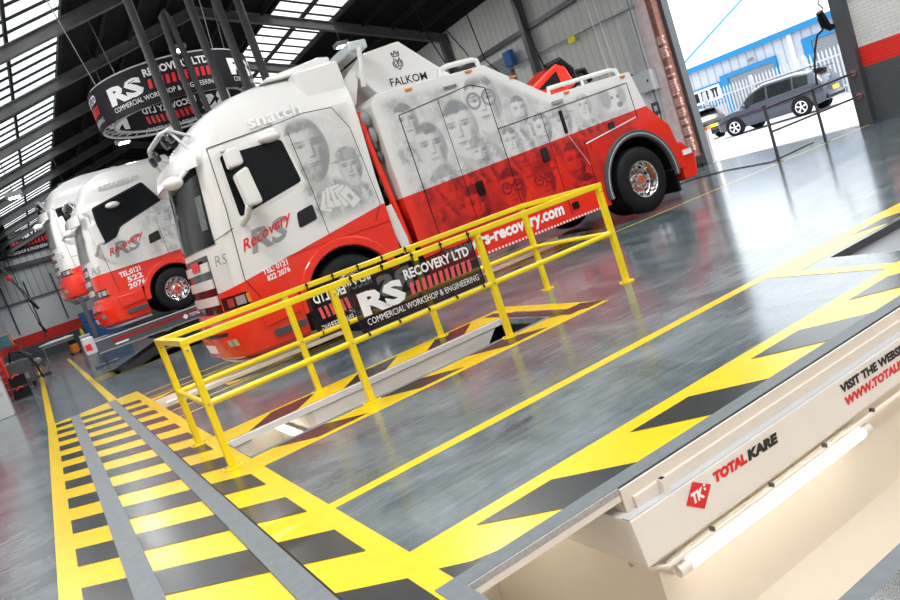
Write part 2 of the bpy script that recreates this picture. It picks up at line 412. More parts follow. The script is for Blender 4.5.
b = MB(); rect(b, 5.1, 3.19, 5.24, 4.2); trim(b, M['yellow'])
# grey edging of the near pit
e = MB(); e.box(1.05, 2.66, 0, 9.5, 2.76, .004); e.box(.95, 1.36, 0, 1.05, 2.76, .004); e.box(1.05, 1.36, 0, 9.5, 1.43, .004); trim(e, M['edge'])
e = MB(); e.box(1.05, 2.652, -.03, 1.9, 2.66, 0.001); trim(e, M['rawedge'])
e = MB(); e.box(1.06, 6.2, 0, 4.3, 6.27, .004); trim(e, M['edge']); e = MB(); e.box(1.06, 7.142, -.06, 4.3, 7.18, .004); trim(e, M['whitepanel'])
# markings by the recess in the next bay
e = MB()
for k in range(5): rect(e, .72, 20.15 + k * .33, 1.18, 20.24 + k * .33)
rect(e, 1.1, 19.75, 9, 19.87); rect(e, 1.1, 22.4, 9, 22.5); trim(e, M['yellow'])

# ------------------------------------------------------------------ pits
TRP = thing('inspection_pit', 'cream lined inspection pit in the foreground with company lettering under its edge', 'inspection pit', (1.05, 2.0, -1.6))
def P(o):
    if isinstance(o, list): return [P(q) for q in o]
    o.parent = TRP; o.matrix_parent_inverse = Matrix.Translation((-1.05, -2.0, 1.6)); return o
P(MB().prism([(4.4, -.061), (2.62, -.061), (2.62, -.9), (2.35, -1.6), (4.4, -1.6)], 1.95, 5.2, 0, 0).prism([(3.25, -.061), (2.62, -.061), (2.62, -.9), (2.35, -1.6), (3.25, -1.6)], 5.2, 9.5, 0, 0).build('side_wall', M['cream']))
P(MB().box(1.90, 2.662, -.12, 9.5, 3.0, -.061).box(1.90, 2.640, -.12, 9.5, 2.651, -.004).build('lip', M['cream']))
P(MB().box(1.05, 2.652, -.061, 1.9, 2.6595, -.031).build('floor_fascia', M['cream']))
P(MB().prism([(4.3, -.12), (2.57, -.12), (2.545, -.33), (2.545, -.345), (2.62, -.345), (4.3, -.345)], 1.85, 5.2, 0, 0).prism([(3.2, -.12), (2.57, -.12), (2.545, -.33), (2.545, -.345), (2.62, -.345), (3.2, -.345)], 5.2, 9.5, 0, 0).build('cornice', M['creamlight'], None, .006))
P(MB().beam((1.85, 2.6, -.118), (9.5, 2.6, -.118), .05, .008).build('ledge_strip', M['galv']))
P(MB().box(1.05, 1.2, -1.7, 9.5, 4.4, -1.6).build('pit_floor', M['cream']))
SL0 = thing('strip_light', 'strip light hidden in the undercut end of the foreground pit', 'light', (1.5, 3.9, -.2))
SL0.location = (1.5, 3.9, -.2)
MB().tube([(0, -.6, 0), (0, .4, 0)], .03, 12).build('lamp_tube', M['tube'], SL0); MB().box(-.04, -.65, .03, .04, .45, .138).build('batten', M['creamlight'], SL0)
P(MB().box(1.05, 1.2, -1.6, 9.5, 1.40, -.06).box(.9, 1.2, -1.6, 1.04, 4.4, -.06).box(1.04, 4.4, -1.6, 9.5, 4.5, -.06).build('near_wall', M['cream']))
# conduit, brackets and bolts
cd = MB().tube([(1.90, 3.6, -.385), (1.90, 2.58, -.385), (1.94, 2.53, -.385), (2.02, 2.53, -.385), (9.4, 2.53, -.385)], .014, 8)
P(cd.build('conduit', M['cream']))
P(MB().box(1.925, 2.2, -.0, 1.96, 2.24, .0).build('x', M['steel'])) if False else None
for c_ in ((2.02, 2.605, -.475), (3.0, 2.605, -.5)):
    P(MB().revolve([(0, -.02), (.012, -.02), (.016, 0), (.016, .03)], c_, 12).build('bolt', M['steel']))
P(MB().tube([(1.95, 2.78, -.44), (1.925, 2.78, -.44)], .015, 10).build('bolt', M['steel']))
for dx in (2.25, 2.7, 3.15, 3.6, 4.05, 4.5):
    P(box('clip', M['castiron'], (dx, 2.520, -.375), (dx + .014, 2.545, -.355)))
P(MB().prism([(2.098, -.12), (2.135, -.12), (2.135, -.045), (2.098, -.045)], 2.585, 2.62, 0, 1).build('socket_tube', M['creamlight'])) 
P(box('socket_opening', M['blk'], (2.103, 2.59, -.046), (2.13, 2.615, -.0435)))
# printed lettering on the cornice face
fx = lambda u, v: Vector((u, 2.5695 - (-.12 - v) * .119 - .002, v))
lt = MB()
lt.add([fx(2.17, -.205), fx(2.265, -.27), fx(2.355, -.19), fx(2.255, -.128)], [(0, 1, 2, 3)], 1)
fy = lambda u, v: fx(u, v) + Vector((0, -.0008, 0))
put_text(lt, 'TK', 2.215, -.222, 2.30, -.172, fy, 2, .06, .2, -.0)
for a_, b_ in ((2.307, -.178), (2.303, -.196)): lt.add([fy(a_, b_), fy(a_ + .013, b_), fy(a_ + .013, b_ + .012), fy(a_, b_ + .012)], [(0, 1, 2, 3)], 2)
put_text(lt, 'TOTAL', 2.385, -.200, 2.625, -.148, fx, 1, .075, .2, -.006)
put_text(lt, 'KARE', 2.632, -.206, 2.875, -.154, fx, 0, .075, .2, -.006)
put_text(lt, 'WORKSHOP EQUIPMENT EXPERTS', 2.40, -.226, 2.885, -.212, fx, 0, .03, .1, -.012)
put_text(lt, 'VISIT THE WEBSITE', 3.44, -.198, 4.13, -.148, fx, 0, .06, .1, -.008)
put_text(lt, 'WWW.TOTALKARE.CO.UK', 3.44, -.27, 4.42, -.22, fx, 1, .06, .2, -.012)
P(lt.build('lettering', [M['blet'], M['lred'], M['wlet']]))
# strip light under the cornice
SL = thing('strip_light', 'long lit fluorescent strip light under the foreground pit cornice', 'light', (2.75, 2.54, -.40))
def child(o, par):
    if isinstance(o, list): return [child(q, par) for q in o]
    o.parent = par; o.matrix_parent_inverse = par.matrix_world.inverted() if False else Matrix.LocRotScale(par.location, par.rotation_euler, None).inverted(); return o
child(MB().box(1.98, 2.545, -.46, 3.52, 2.60, -.40).build('batten', M['creamlight'], None, .006), SL)
child(MB().tube([(2.06, 2.525, -.435), (3.46, 2.522, -.435)], .025, 12).build('lamp_tube', M['tube']), SL)
child(MB().tube([(1.985, 2.527, -.435), (2.06, 2.527, -.435)], .028, 12).build('end_cap', M['creamlight']), SL)
child(MB().tube([(3.46, 2.527, -.435), (3.53, 2.527, -.435)], .028, 12).build('end_cap', M['creamlight']), SL)

def pit2():
    t = thing('inspection_pit', 'narrow inspection pit with a white lining inside the yellow railing', 'inspection pit', (1.06, 6.7, -1.5))
    k = lambda o: child(o, t)
    k(MB().prism([(1.92, -.07), (4.2, -.07), (3.55, -.72), (1.92, -.72)], 7.16, 7.24).build('white_panel', M['whitepanel']))
    k(MB().box(1.92, 7.2, -1.5, 4.3, 8.7, -.73).build('side_wall', M['cream']))
    k(MB().box(1.06, 6.2, -1.5, 4.3, 6.26, -.07).build('near_wall', M['cream']))
    k(MB().box(1.0, 6.2, -1.5, 1.05, 8.7, -.07).box(1.05, 8.6, -1.5, 1.92, 8.7, -.07).build('end_wall', M['cream']))
    k(MB().box(4.3, 6.2, -1.5, 4.36, 8.7, -.07).box(3.9, 7.25, -1.5, 4.3, 7.3, -.07).build('dark_end', M['blk']))
    k(MB().box(1.0, 6.2, -1.55, 4.36, 8.7, -1.5).build('pit_floor', M['cream']))
    k(MB().prism([(7.17, -.07), (7.9, -.07), (7.9, -.6), (7.17, -.35)], 1.06, 1.28, 0, 0).build('haunch', M['creamlight']))
    k(MB().box(1.86, 7.16, -.75, 1.92, 8.7, -.07).build('cornice', M['cream']))
    s = thing('strip_light', 'short lit strip light inside the railed inspection pit', 'light', (1.84, 8.0, -.3))
    child(MB().tube([(1.80, 7.4, -.3), (1.80, 8.5, -.3)], .035, 12).build('lamp_tube', M['tube']), s)
    child(MB().box(1.815, 7.35, -.34, 1.857, 8.55, -.26).build('batten', M['creamlight']), s)
pit2()
def pit3():
    t = thing('inspection_pit', 'long cream pit beneath the large two tone recovery truck', 'inspection pit', (1.0, 11.5, -1.5))
    k = lambda o: child(o, t)
    k(MB().box(1.0, 12.3, -1.5, 9.3, 12.4, -.061).box(1.0, 12.285, -.07, 9.3, 12.298, -.002).build('side_wall', M['cream']))
    k(MB().box(1.0, 11.0, -1.5, 9.3, 11.04, -.07).build('near_wall', M['cream']))
    k(MB().box(.94, 11.0, -1.5, 1.0, 12.4, -.07).build('end_wall', M['cream'])); k(MB().box(9.3, 11.0, -1.5, 9.36, 12.4, -.07).build('end_wall', M['cream']))
    k(MB().box(.94, 11.0, -1.55, 9.36, 12.4, -1.5).build('pit_floor', M['cream']))
    k(MB().tube([(1.2, 12.26, -.10), (9.1, 12.26, -.10)], .025, 10).build('pipe', M['wlet']))
    s = thing('strip_light', 'strip light inside the pit under the largest truck', 'light', (4, 11.1, -.3))
    for xa in (1.3, 3.3, 5.3, 7.3): child(MB().tube([(xa, 11.1, -.3), (xa + 1.5, 11.1, -.3)], .03, 10).build('lamp_tube', M['tube']), s)
    child(MB().box(1.2, 11.045, -.33, 9.0, 11.068, -.27).build('batten', M['creamlight']), s)
pit3()
t = thing('recessed_plate', 'sunken checker plate platform in the floor of the right hand bay', 'floor plate', (5.56, 3.6, -.12))
child(MB().box(5.62, 3.35, -.10, 9.0, 3.92, -.07).build('checker_plate', M['checker']), t)
child(MB().box(5.56, 3.34, -.14, 9.0, 3.92, -.12).build('well', M['voidshade']), t)
child(MB().box(5.6, 3.915, -.07, 9.0, 3.925, -.003).build('rim', M['castiron']), t)
trim(MB().box(1.1, 19.95, -.45, 4.4, 22.3, -.4).box(1.1, 22.3, -.4, 4.4, 22.35, -.061).box(1.05, 19.95, -.4, 1.1, 22.3, -.061).box(1.1, 19.9, -.4, 4.4, 19.95, -.061).box(4.4, 19.95, -.4, 4.45, 22.3, -.061), M['voidshade'], 'dark recess in the floor under the raised lift')

# ------------------------------------------------------------------ yellow railing
NY, FY = 6.18, 7.62
T = thing('safety_railing', 'yellow tubular safety railing around the white lined inspection pit', 'railing', (.89, 6.18, 0))
xs = [.89, 2.19, 3.76, 5.38]
for j, Y in enumerate((NY, FY)):
    for x in xs:
        c = MB().tube([(x, Y, .012), (x, Y, 1.07)], .032, 14) if False else MB().box(x - .03, Y - .03, .01, x + .03, Y + .03, 1.07)
        po = child(c.build('post', M['railing'], None, .008), T)
        fl = MB().disc_z((x, Y, 0), .085, .012); fl.disc_z((x + .055, Y, .012), .012, .01, 8, 1); fl.disc_z((x - .055, Y, .012), .012, .01, 8, 1)
        f = fl.build('base_plate', [M['railing'], M['steel']]); f.parent = po
r = MB()
for Y in (NY, FY): r.box(.855, Y - .035, 1.06, 5.415, Y + .035, 1.115)
for x in (xs[0], xs[-1]): r.box(x - .035, NY, 1.0601, x + .035, FY, 1.1149)
child(r.build('top_rail', M['railing'], None, .008), T)
r = MB()
for Y in (NY, FY): r.tube([(xs[0], Y, .56), (xs[-1], Y, .56)], .027, 12)
for x in (xs[0], xs[-1]): r.tube([(x, NY, .56), (x, FY, .56)], .024, 12)
child(r.build('mid_rail', M['railing']), T)
bl = MB()
for x in xs:
    for Y in (NY, FY):
        for zz in (.56, 1.02): bl.revolve([(0, -.045), (.009, -.045), (.011, -.036), (.011, -.028)], (x, Y, zz), 8)
child(bl.build('bolt', M['steel']), T)
def pit_banner(label, x0, x1, Y, zt, zb, mirror):
    t = thing('mesh_banner', label, 'banner', ((x0 + x1) / 2, Y, zb))
    q = MB(); n = 24
    for i in range(n + 1):
        u = i / n; w = .012 * math.sin(u * PI * 5)
        q.v += [(x0 + (x1 - x0) * u, Y + w * .3, zb), (x0 + (x1 - x0) * u, Y + w * .6, zt - .012 * abs(math.sin(u * PI * 4)))]
    for i in range(n): q.f.append([2*i, 2*i+2, 2*i+3, 2*i+1]); q.mi.append(0); q.sm.append(True)
    child(q.build('mesh_sheet', M['banner']), t)
    p = MB(); W = x1 - x0; H = zt - zb
    if mirror: fn = lambda u, v: Vector((x1 - u * W, Y - .012, zb + v * H / .30))
    else: fn = lambda u, v: Vector((x0 + u * W, Y - .012, zb + v * H / .30))
    banner_print(p, fn); child(p.build('lettering', [M['wlet'], simple('faded red print', (.75, .10, .10), .5)]), t)
    ti = MB()
    for i in range(5):
        ti.marks.append((len(ti.v), len(ti.f)))
        x = x0 + .04 + (W - .08) * i / 4
        ti.tube([(x, Y - .045, 1.125), (x, Y - .05, 1.05), (x, Y - .008, zt - .02)], .008, 6); ti.tube([(x, Y - .045, .585), (x, Y - .04, .56), (x, Y - .008, zb + .02)], .008, 6)
        ti.ball((x, Y - .05, 1.10), .016, .016, .016)
    child(ti.build('cable_tie', M['blk']), t)
    ed = MB()
    ed.beam((x0, Y, zb), (x1, Y, zb), .006, .012); ed.beam((x0, Y, zb), (x0, Y, zt), .006, .012); ed.beam((x1, Y, zb), (x1, Y, zt), .006, .012)
    child(ed.build('hem', M['blk']), t)
pit_banner('black mesh banner tied to the near side of the yellow railing', 2.33, 3.68, NY, 1.04, .60, False)
pit_banner('black mesh banner on the far side of the yellow railing, print reversed', 2.40, 3.70, FY, 1.03, .52, True)

# ------------------------------------------------------------------ building shell
XW, YF, XL = 16.5, 58., -1.8
ZR, XR, SR, SL_ = 9.97, 7.5, .285, .3
zr = lambda x: ZR - (SR * (x - XR) if x > XR else SL_ * (XR - x))
def roof_strip(mb, xa, xb, ya, yb, th=.12):
    mb.prism([(xa, zr(xa)), (xb, zr(xb)), (xb, zr(xb) + th), (xa, zr(xa) + th)], ya, yb)
roofm = MB()
roof_strip(roofm, 3.05, XR, -6, YF); roof_strip(roofm, XR, 10.0, -6, YF); roof_strip(roofm, 12.25, XW, -6, YF); roof_strip(roofm, XL, .3, -6, YF)
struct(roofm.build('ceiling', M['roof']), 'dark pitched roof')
pu = MB()
for x in (4.2, 5.3, 6.4, 7.5, 8.6, 9.7, 13.2, 14.3, 15.4, -.4):
    pu.box(x - .05, -6, zr(x) - .2, x + .05, YF, zr(x) - .02)
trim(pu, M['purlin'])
for i, (xa, xb) in enumerate(((.3, 3.05), (10.0, 12.25))):
    w = MB(); w.prism([(xa, zr(xa) + .03), (xb, zr(xb) + .03), (xb, zr(xb) + .045), (xa, zr(xa) + .045)], -2, YF)
    w = struct(w.build('window_%d' % (i + 1), M['skyglass']), 'roof skylight strip')
    q = MB(); yv = -2.
    while yv < YF:
        q.beam((xa, yv, zr(xa)), (xb, yv, zr(xb)), .045, .06); yv += .8
    for x in (xa, xb, (xa + xb) / 2): q.beam((x, -2, zr(x) - .03), (x, YF, zr(x) - .03), .10 if x != (xa+xb)/2 else .07, .14)
    q = q.build('glazing_bars', M['purlin'], w)
rf = MB()
for k in range(-5, 9):
    Y = 19.8 + 4.75 * k
    for a, b in ((XL, XR), (XR, XW)):
        za, zb_ = zr(a) - .32, zr(b) - .32
        # I section: web and two flanges
        rf.prism([(a, za - .15), (b, zb_ - .15), (b, zb_ + .15), (a, za + .15)], Y - .012, Y + .012)
        for dz in (-.15, .15): rf.prism([(a, za + dz - .012), (b, zb_ + dz - .012), (b, zb_ + dz + .012), (a, za + dz + .012)], Y - .09, Y + .09)
trim(rf, M['beam'], 'pitched steel rafters')
ct = MB()
for k in range(1, 9):
    Y = 19.8 + 4.75 * k - 4.75
    for x in (16.25,): ct.box(x - .13, Y - .1, 0 if Y > 15.5 else 6, x + .13, Y + .1, zr(x) - .2)
trim(ct, M['dgrey'], 'dark steel wall columns')
# door side wall, x = 16.5, opening y 9.95 .. 14.9, 6.3 high
D0, D1, DH = 9.95, 14.75, 6.2
w = MB().box(XW, -6, 0, XW + .3, D0, 2.6); struct(w.build('wall_right', M['wallband']), 'painted brick wall with a red band right of the door')
w = MB().box(XW, -6, 2.6, XW + .15, D0, zr(XW) + .1).box(XW, D0, DH, XW + .15, D1, zr(XW) + .1).box(XW, D1 + .75, 2.9, XW + .15, YF, zr(XW) + .1)
struct(w.build('wall_right_cladding', M['clad']))
w = MB().box(XW, D1 + .75, 0, XW + .25, YF, 2.9); struct(w.build('wall_right_lower', M['wallbandfar']))
w = MB().box(XL - .2, -6, 0, XL, YF, 7.3); struct(w.build('wall_left', M['wallbandfar']))
w = MB().box(XL, YF, 0, XW, YF + .2, 4.0); struct(w.build('wall_far', M['wallbandfar']), 'far wall with white paint and a red band')
w = MB().prism([(XL, 4.), (XW, 4.), (XW, zr(XW)), (XR, ZR), (XL, zr(XL))], YF, YF + .15); struct(w.build('wall_far_cladding', M['cladx']))
w = MB().prism([(XL, 0.), (XW, 0.), (XW, zr(XW)), (XR, ZR), (XL, zr(XL))], -6.15, -6); struct(w.build('wall_back', M['lgrey']))
q = MB(); q.beam((XL, YF - .1, 6.4), (6, YF - .1, 6.2), .2, .3); q.beam((XL, YF - .08, 4.05), (XW, YF - .08, 4.05), .1, .08); trim(q, M['dgrey'])
for x in (-1.2, .2, 1.9):
    q = MB().tube([(x, YF - .05, 2.0 if x != .2 else 1.2), (x, YF - .05, 5.3)], .05, 8).build('pipe_drop', M['dgrey'])
    tag(q, {-1.2: 'leftmost thin dark pipe dropping down the far wall', .2: 'longer dark pipe in the middle of the far wall', 1.9: 'dark pipe down the far wall beside the rear truck'}[x], 'pipe')
# jambs and guides
q = MB().box(16.32, D0 - .28, 0, 16.48, D0 + .02, DH); trim(q, M['dgrey'], 'dark steel door frame right of the opening')
q = MB().box(16.5, D0, 0, 16.95, D0 + .09, DH); trim(q, M['redbrick'])
q = MB().box(16.5, D1, 0, 16.9, D1 + .2, DH).build('wall_pier', M['redbrick']); struct(q, 'broken red brick edge of the door pier')
q = MB().box(16.45, D1 + .18, 0, 16.9, D1 + .6, DH); trim(q, M['pinkwall'])
q = MB().box(16.36, D1 + .56, 0, 16.5, D1 + .62, DH).box(16.36, D1 + .68, 0, 16.5, D1 + .74, DH).box(16.44, D1 + .6, 0, 16.5, D1 + .7, DH); trim(q, M['lgrey'], 'roller door guide channel')
q = MB().box(16.75, D1 - .12, 0, 17.0, D1, DH); trim(q, M['dgrey'])
random.seed(3)
q = MB()
for k in range(44):
    z = .5 + k * .075; 
    if random.random() < .75: q.box(16.46, D1 - .03 - random.random() * .05, z, 16.55, D1 + .12, z + .06)
struct(q.build('wall_pier_bricks', simple('pale broken brick', (.62, .38, .33), .9, noise=.7, nscale=22)))
box_ = MB().box(16.1, D1 - .35, .1, 16.5, D1 + .25, .32).box(16.15, D1 - .3, 0, 16.3, D1 - .1, .1).box(16.35, D1 - .3, 0, 16.48, D1 - .1, .1)
tag(box_.build('door_buffer', M['blk'], None, .01), 'black rubber buffer block at the foot of the door pier', 'buffer')
t = thing('bollard', 'white and orange post at the outer foot of the door pier', 'bollard', (17.3, 14.8, 0))
child(MB().box(17.25, 14.75, 0, 17.4, 14.9, .9).build('post', M['wlet'], None, .02), t); child(MB().box(17.24, 14.74, .9, 17.41, 14.91, .98).build('cap', M['amber']), t)

# wall services between the columns
t = thing('cable_ladder', 'grey perforated cable ladder running down the door pier', 'cable tray', (16.4, 15.7, 3))
q = MB(); pa, pb = (16.42, 15.55, 4.9), (16.42, 15.60, 3.1)
q.box(16.4, 15.46, 3.0, 16.42, 15.48, 4.9); q.box(16.4, 15.98, 3.0, 16.42, 16.0, 4.9)
for k in range(26): q.box(16.4, 15.48, 3.03 + k * .073, 16.42, 15.98, 3.055 + k * .073)
child(q.build('ladder', M['galv']), t)
t = thing('electrical_box', 'grey electrical cabinet on the wall below the cable ladder', 'electrical box', (16.4, 15.7, 2.4))
child(MB().box(16.2, 15.2, 2.42, 16.48, 15.9, 3.0).build('body', M['lgrey'], None, .01), t); child(MB().box(16.18, 15.23, 2.45, 16.2, 15.87, 2.97).build('door', M['lgrey'], None, .004), t)
child(MB().box(16.16, 15.3, 2.68, 16.18, 15.34, 2.75).build('latch', M['blk']), t)
t = thing('socket_box', 'small dark socket box below the grey electrical cabinet', 'socket', (16.4, 15.5, 1.9))
child(MB().box(16.32, 15.35, 1.75, 16.48, 15.6, 2.1).build('body', M['castiron'], None, .01), t); child(MB().box(16.30, 15.4, 1.85, 16.32, 15.5, 2.0).build('cover', M['lgrey']), t)
tag(MB().tube([(16.35, 15.2, 4.72), (16.35, 17, 4.80), (16.35, 20.7, 4.93), (16.35, 24, 5.0)], .025, 8).build('wall_pipe', M['grey']), 'thin grey pipe along the clad wall above the truck', 'pipe')
tag(box('warning_tag', simple('bright yellow tag', (.9, .8, .01), .5), (16.30, 17.75, 4.66), (16.335, 18.05, 4.84)), 'yellow warning tag hanging on the wall pipe', 'tag')
tag(box('switch_box', M['blue'], (16.1, 20.75, 4.95), (16.3, 21.15, 5.45), None, .01), 'blue switch box fixed to the dark wall column', 'switch box')
q = MB().box(16.3, 15.6, 5.72, 16.48, 24.7, 5.86); trim(q, M['dgrey'])
q = MB().beam((16.42, 16.0, 3.0), (16.42, 28, 3.6), .06, .14); trim(q, M['dgrey'])
w = MB().box(16.36, 21.3, 2.9, 16.48, 25.6, 5.4); w = struct(w.build('door_1', M['shutter']), 'closed grey roller shutter in the clad wall')
w = MB().box(16.40, 19.95, 3.0, 16.49, 20.2, 5.4); struct(w.build('window_3', simple('white pane', (.9, .93, .95), .2)), 'narrow white upright panel beside the column')  # plain near-white colour on a narrow strip
for (pts, lab) in (([(14.6, 20.4, 7.6), (14.6, 20.1, 5.2), (14.7, 19.2, 4.1), (14.9, 18.4, 3.7), (15, 17.9, 4.1), (15, 18.2, 5.4), (15, 18.6, 7.7)], 'black cable hanging in a loop over the truck body'),
                   ([(13, 20.68, 7.9), (13, 20.3, 6.2), (13, 19.24, 4.0)], 'straight black cable hanging behind the truck'),
                   ([(15.6, 23.3, 7.3), (15.6, 22.4, 6.0), (15.6, 21.6, 4.4), (15.7, 20.4, 3.9)], 'slack black cable drooping beside the blue switch box')):
    tag(MB().tube(pts, .02, 6).build('hanging_cable', M['blk']), lab, 'cable')
for i, (ya, lab) in enumerate(((16.6, 'pale rope nearest the cable ladder'), (16.9, 'pale rope hanging left of its twin by the cable ladder'))):
    tag(MB().tube([(16.2, ya, 7.5), (16.2, ya - .25, 3.1)], .012, 6).build('pull_cord', M['wlet']), lab, 'rope')

# barrier at the door
t = thing('barrier_rail', 'grey steel barrier rail with two posts beside the doorway', 'barrier', (13.2, 9.85, 0))
k = lambda o: child(o, t)
for x in (13.25, 14.85):
    k(MB().tube([(x, 9.85, .01), (x, 9.85, 1.15)], .03, 10).ball((x, 9.85, 1.16), .034, .034, .03).disc_z((x, 9.85, 0), .09, .012).build('post', M['castiron']))
k(MB().tube([(13.25, 9.85, 1.1), (16.3, 9.78, 1.17)], .025, 10).build('top_rail', M['castiron'])); k(MB().tube([(13.25, 9.85, .62), (16.3, 9.78, .66)], .022, 10).build('lower_rail', M['castiron']))
k(MB().tube([(16.25, 9.78, 1.17), (16.34, 9.78, 1.17)], .07, 12).tube([(16.25, 9.78, .66), (16.34, 9.78, .66)], .07, 12).build('wall_bracket', M['steel']))
t = thing('control_pendant', 'black control pendant hanging in the doorway above the barrier rail', 'control pendant', (15.9, 9.9, 2.2))
k = lambda o: child(o, t)
k(MB().tube([(16.15, 9.9, 6.2), (16.02, 9.9, 2.95), (15.86, 9.9, 2.8), (15.98, 9.9, 2.68), (15.88, 9.9, 2.6)], .018, 6).build('cable', M['castiron']))
k(MB().tube([(15.82, 9.9, 2.62), (16.0, 9.9, 2.26)], .075, 10).tube([(15.75, 9.9, 2.5), (15.8, 9.9, 2.3), (16.05, 9.9, 2.2)], .03, 8).ball((16.1, 9.9, 2.25), .12, .07, .07).build('body', M['blk']))
k(MB().tube([(15.8, 9.9, 2.25), (15.55, 9.9, 2.16), (15.33, 9.9, 1.85), (15.2, 9.9, 1.55), (15.1, 9.88, 1.2)], .022, 8).build('hose', M['blk']))
tag(MB().tube([(11.9, 13.4, .013), (12.9, 13.0, .013), (13.7, 12.6, .013), (14.0, 11.8, .013), (13.6, 10.6, .013), (13.5, 10.2, .013), (14.4, 10.35, .013), (15.4, 10.5, .013)], .012, 6).build('floor_cable', M['blk']), 'black cable lying across the floor by the doorway', 'cable')

# ------------------------------------------------------------------ wheels
def wheel(par, c, R_, side=-1, hubm='copper', name='wheel', rim_w=.32, sunk=.10):
    """tyre as the part, rim/nuts/hub as its sub-parts; outer face towards side*y"""
    s = side; W = .30
    q = MB().revolve([(R_ * .56, 0), (R_ * .60, s * .012), (R_ * .75, s * .02), (R_ * .92, s * .005), (R_ * .985, -s * .03), (R_, -s * .07), (R_, -s * (W - .04)), (R_ * .96, -s * W), (R_ * .56, -s * W)], c, 48)
    for k_ in range(48):   # tread blocks
        a = 2 * PI * k_ / 48; 
        for yy in (-s * .06, -s * .15, -s * .22):
            rr = R_ + .002; cx, cz = c[0] + rr * math.cos(a), c[2] + rr * math.sin(a)
            q.box(-.018, -.028, -.006, .018, .028, .006, 0, Matrix.Rotation(-a + PI / 2, 3, 'Y'), (cx, c[1] + yy, cz))
    w_ = q.build(name, M['rubber'], par)
    rim = MB().revolve([(R_ * .575, s * .002), (R_ * .56, s * .022), (R_ * .53, s * .012), (R_ * .50, -s * sunk), (R_ * .42, -s * (sunk + .03)), (R_ * .2, -s * (sunk + .02)), (R_ * .19, -s * (sunk - .07)), (R_ * .12, -s * (sunk - .085)), (0, -s * (sunk - .085))], c, 40)
    rim = rim.build('rim', M['steel'], w_)
    nt_ = MB()
    for k_ in range(10):
        a = 2 * PI * k_ / 10; x, z = c[0] + R_ * .31 * math.cos(a), c[2] + R_ * .31 * math.sin(a)
        nt_.revolve([(0, s * .02), (.022, s * .018), (.03, -s * .03), (.03, -s * .06)], (x, c[1] - s * sunk, z), 8)
    nt_.build('wheel_nuts', M[hubm], w_)
    sl = MB()
    for k_ in range(10):
        a = 2 * PI * (k_ + .5) / 10; x, z = c[0] + R_ * .44 * math.cos(a), c[2] + R_ * .44 * math.sin(a)
        sl.revolve([(0, s * .004), (.026, s * .004), (.028, -s * .01)], (x, c[1] - s * (sunk + .01), z), 10)
    sl.build('hand_holes', M['blk'], w_)
    MB().revolve([(0, s * .016), (R_ * .12, s * .012), (R_ * .17, -s * .03)], (c[0], c[1] - s * (sunk - .085), c[2]), 16).build('hub', M['red' if hubm == 'red' else hubm], w_)
    return w_

# ------------------------------------------------------------------ airbrushed artwork (generic portraits)
rng = np.random.RandomState(5)
_ph = rng.rand(40, 4)
def fbm(x, z):
    s = np.zeros_like(x)
    for i in range(28):
        f = 1.2 * 1.17 ** i; a = _ph[i, 0] * 6.28; s += np.sin(f * (x * np.cos(a) + z * np.sin(a)) + 6.28 * _ph[i, 1] + 1.7 * np.sin(f * .6 * (x * np.sin(a) - z * np.cos(a)) + 6.28 * _ph[i, 2])) / (1 + .16 * i)
    return s / 4.
def sst(a, b, t): t = np.clip((t - a) / (b - a), 0, 1); return t * t * (3 - 2 * t)
def portrait(img, x, z, cx, cz, h, turn=0., glasses=False, hat=False, beard=False, tone=0.):
    u = (x - cx) / h; v = (z - cz) / h; n = fbm(x * 9 / h, z * 9 / h)
    def blob(a, b, ra, rb, soft=.35): return 1 - sst(1 - soft, 1 + soft, np.sqrt(((u - a) / ra) ** 2 + ((v - b) / rb) ** 2))
    sh = (1 - sst(-.1, .05, v + .42 + .55 * np.abs(u) ** 1.6)) * (np.abs(u) < .75) * sst(-1.15, -.9, v)
    cloth = .42 + .22 * np.sin(16 * u + 5 * v + 2 * n) + .12 * n
    img = img * (1 - sh) + np.clip(cloth, .1, .9) * sh
    neck = blob(0, -.45, .17, .22); img = img * (1 - neck) + (.38 + tone) * neck
    hd = np.clip(blob(0, 0, .34 - .06 * sst(0, -.5, v), .50, .06), 0, 1)
    f = .19 + tone + .42 * sst(.02, .34, u + turn * .1) + .1 * sst(-.2, -.34, u) + .05 * n
    f = f + .30 * blob(-.14 + turn * .06, .08, .10, .035) + .30 * blob(.14 + turn * .06, .08, .10, .035)     # sockets
    f = f + .5 * blob(-.14 + turn * .06, .135, .10, .014, .6) + .5 * blob(.14 + turn * .06, .135, .10, .014, .6)   # brows
    f = f + .55 * blob(-.13 + turn * .06, .065, .035, .02) + .55 * blob(.14 + turn * .06, .065, .035, .02)
    f = f + .35 * blob(.045 + turn * .08, -.02, .018, .11) + .35 * blob(.0 + turn * .08, -.115, .06, .016)
    f = f + .5 * blob(turn * .07, -.215, .10, .014) + .25 * blob(turn * .07, -.25, .07, .015) + .2 * blob(.2, -.15, .05, .14)
    if beard: f = f + .30 * sst(-.12, -.24, v) * (1 - blob(0, -.21, .08, .03)) * (1 + .5 * n)
    if glasses:
        for sx in (-.15, .15):
            rr = np.sqrt((u - sx - turn * .06) ** 2 + (v - .07) ** 2); f = f + .6 * (1 - sst(.012, .028, np.abs(rr - .12)))
        f = f + .5 * blob(turn * .06, .1, .04, .015)
    hair = sst(.26, .31, v + .05 * n - .25 * (np.abs(u) > .27)) if not hat else sst(.18, .2, v)
    f = f * (1 - hair) + (.72 + .15 * n) * hair
    img = img * (1 - hd) + np.clip(f, 0, 1) * hd
    if hat:
        b = blob(0, .23, .5, .05, .1) + blob(0, .38, .3, .18, .1); b = np.clip(b, 0, 1); img = img * (1 - b) + (.55 + .15 * n) * b
    return img
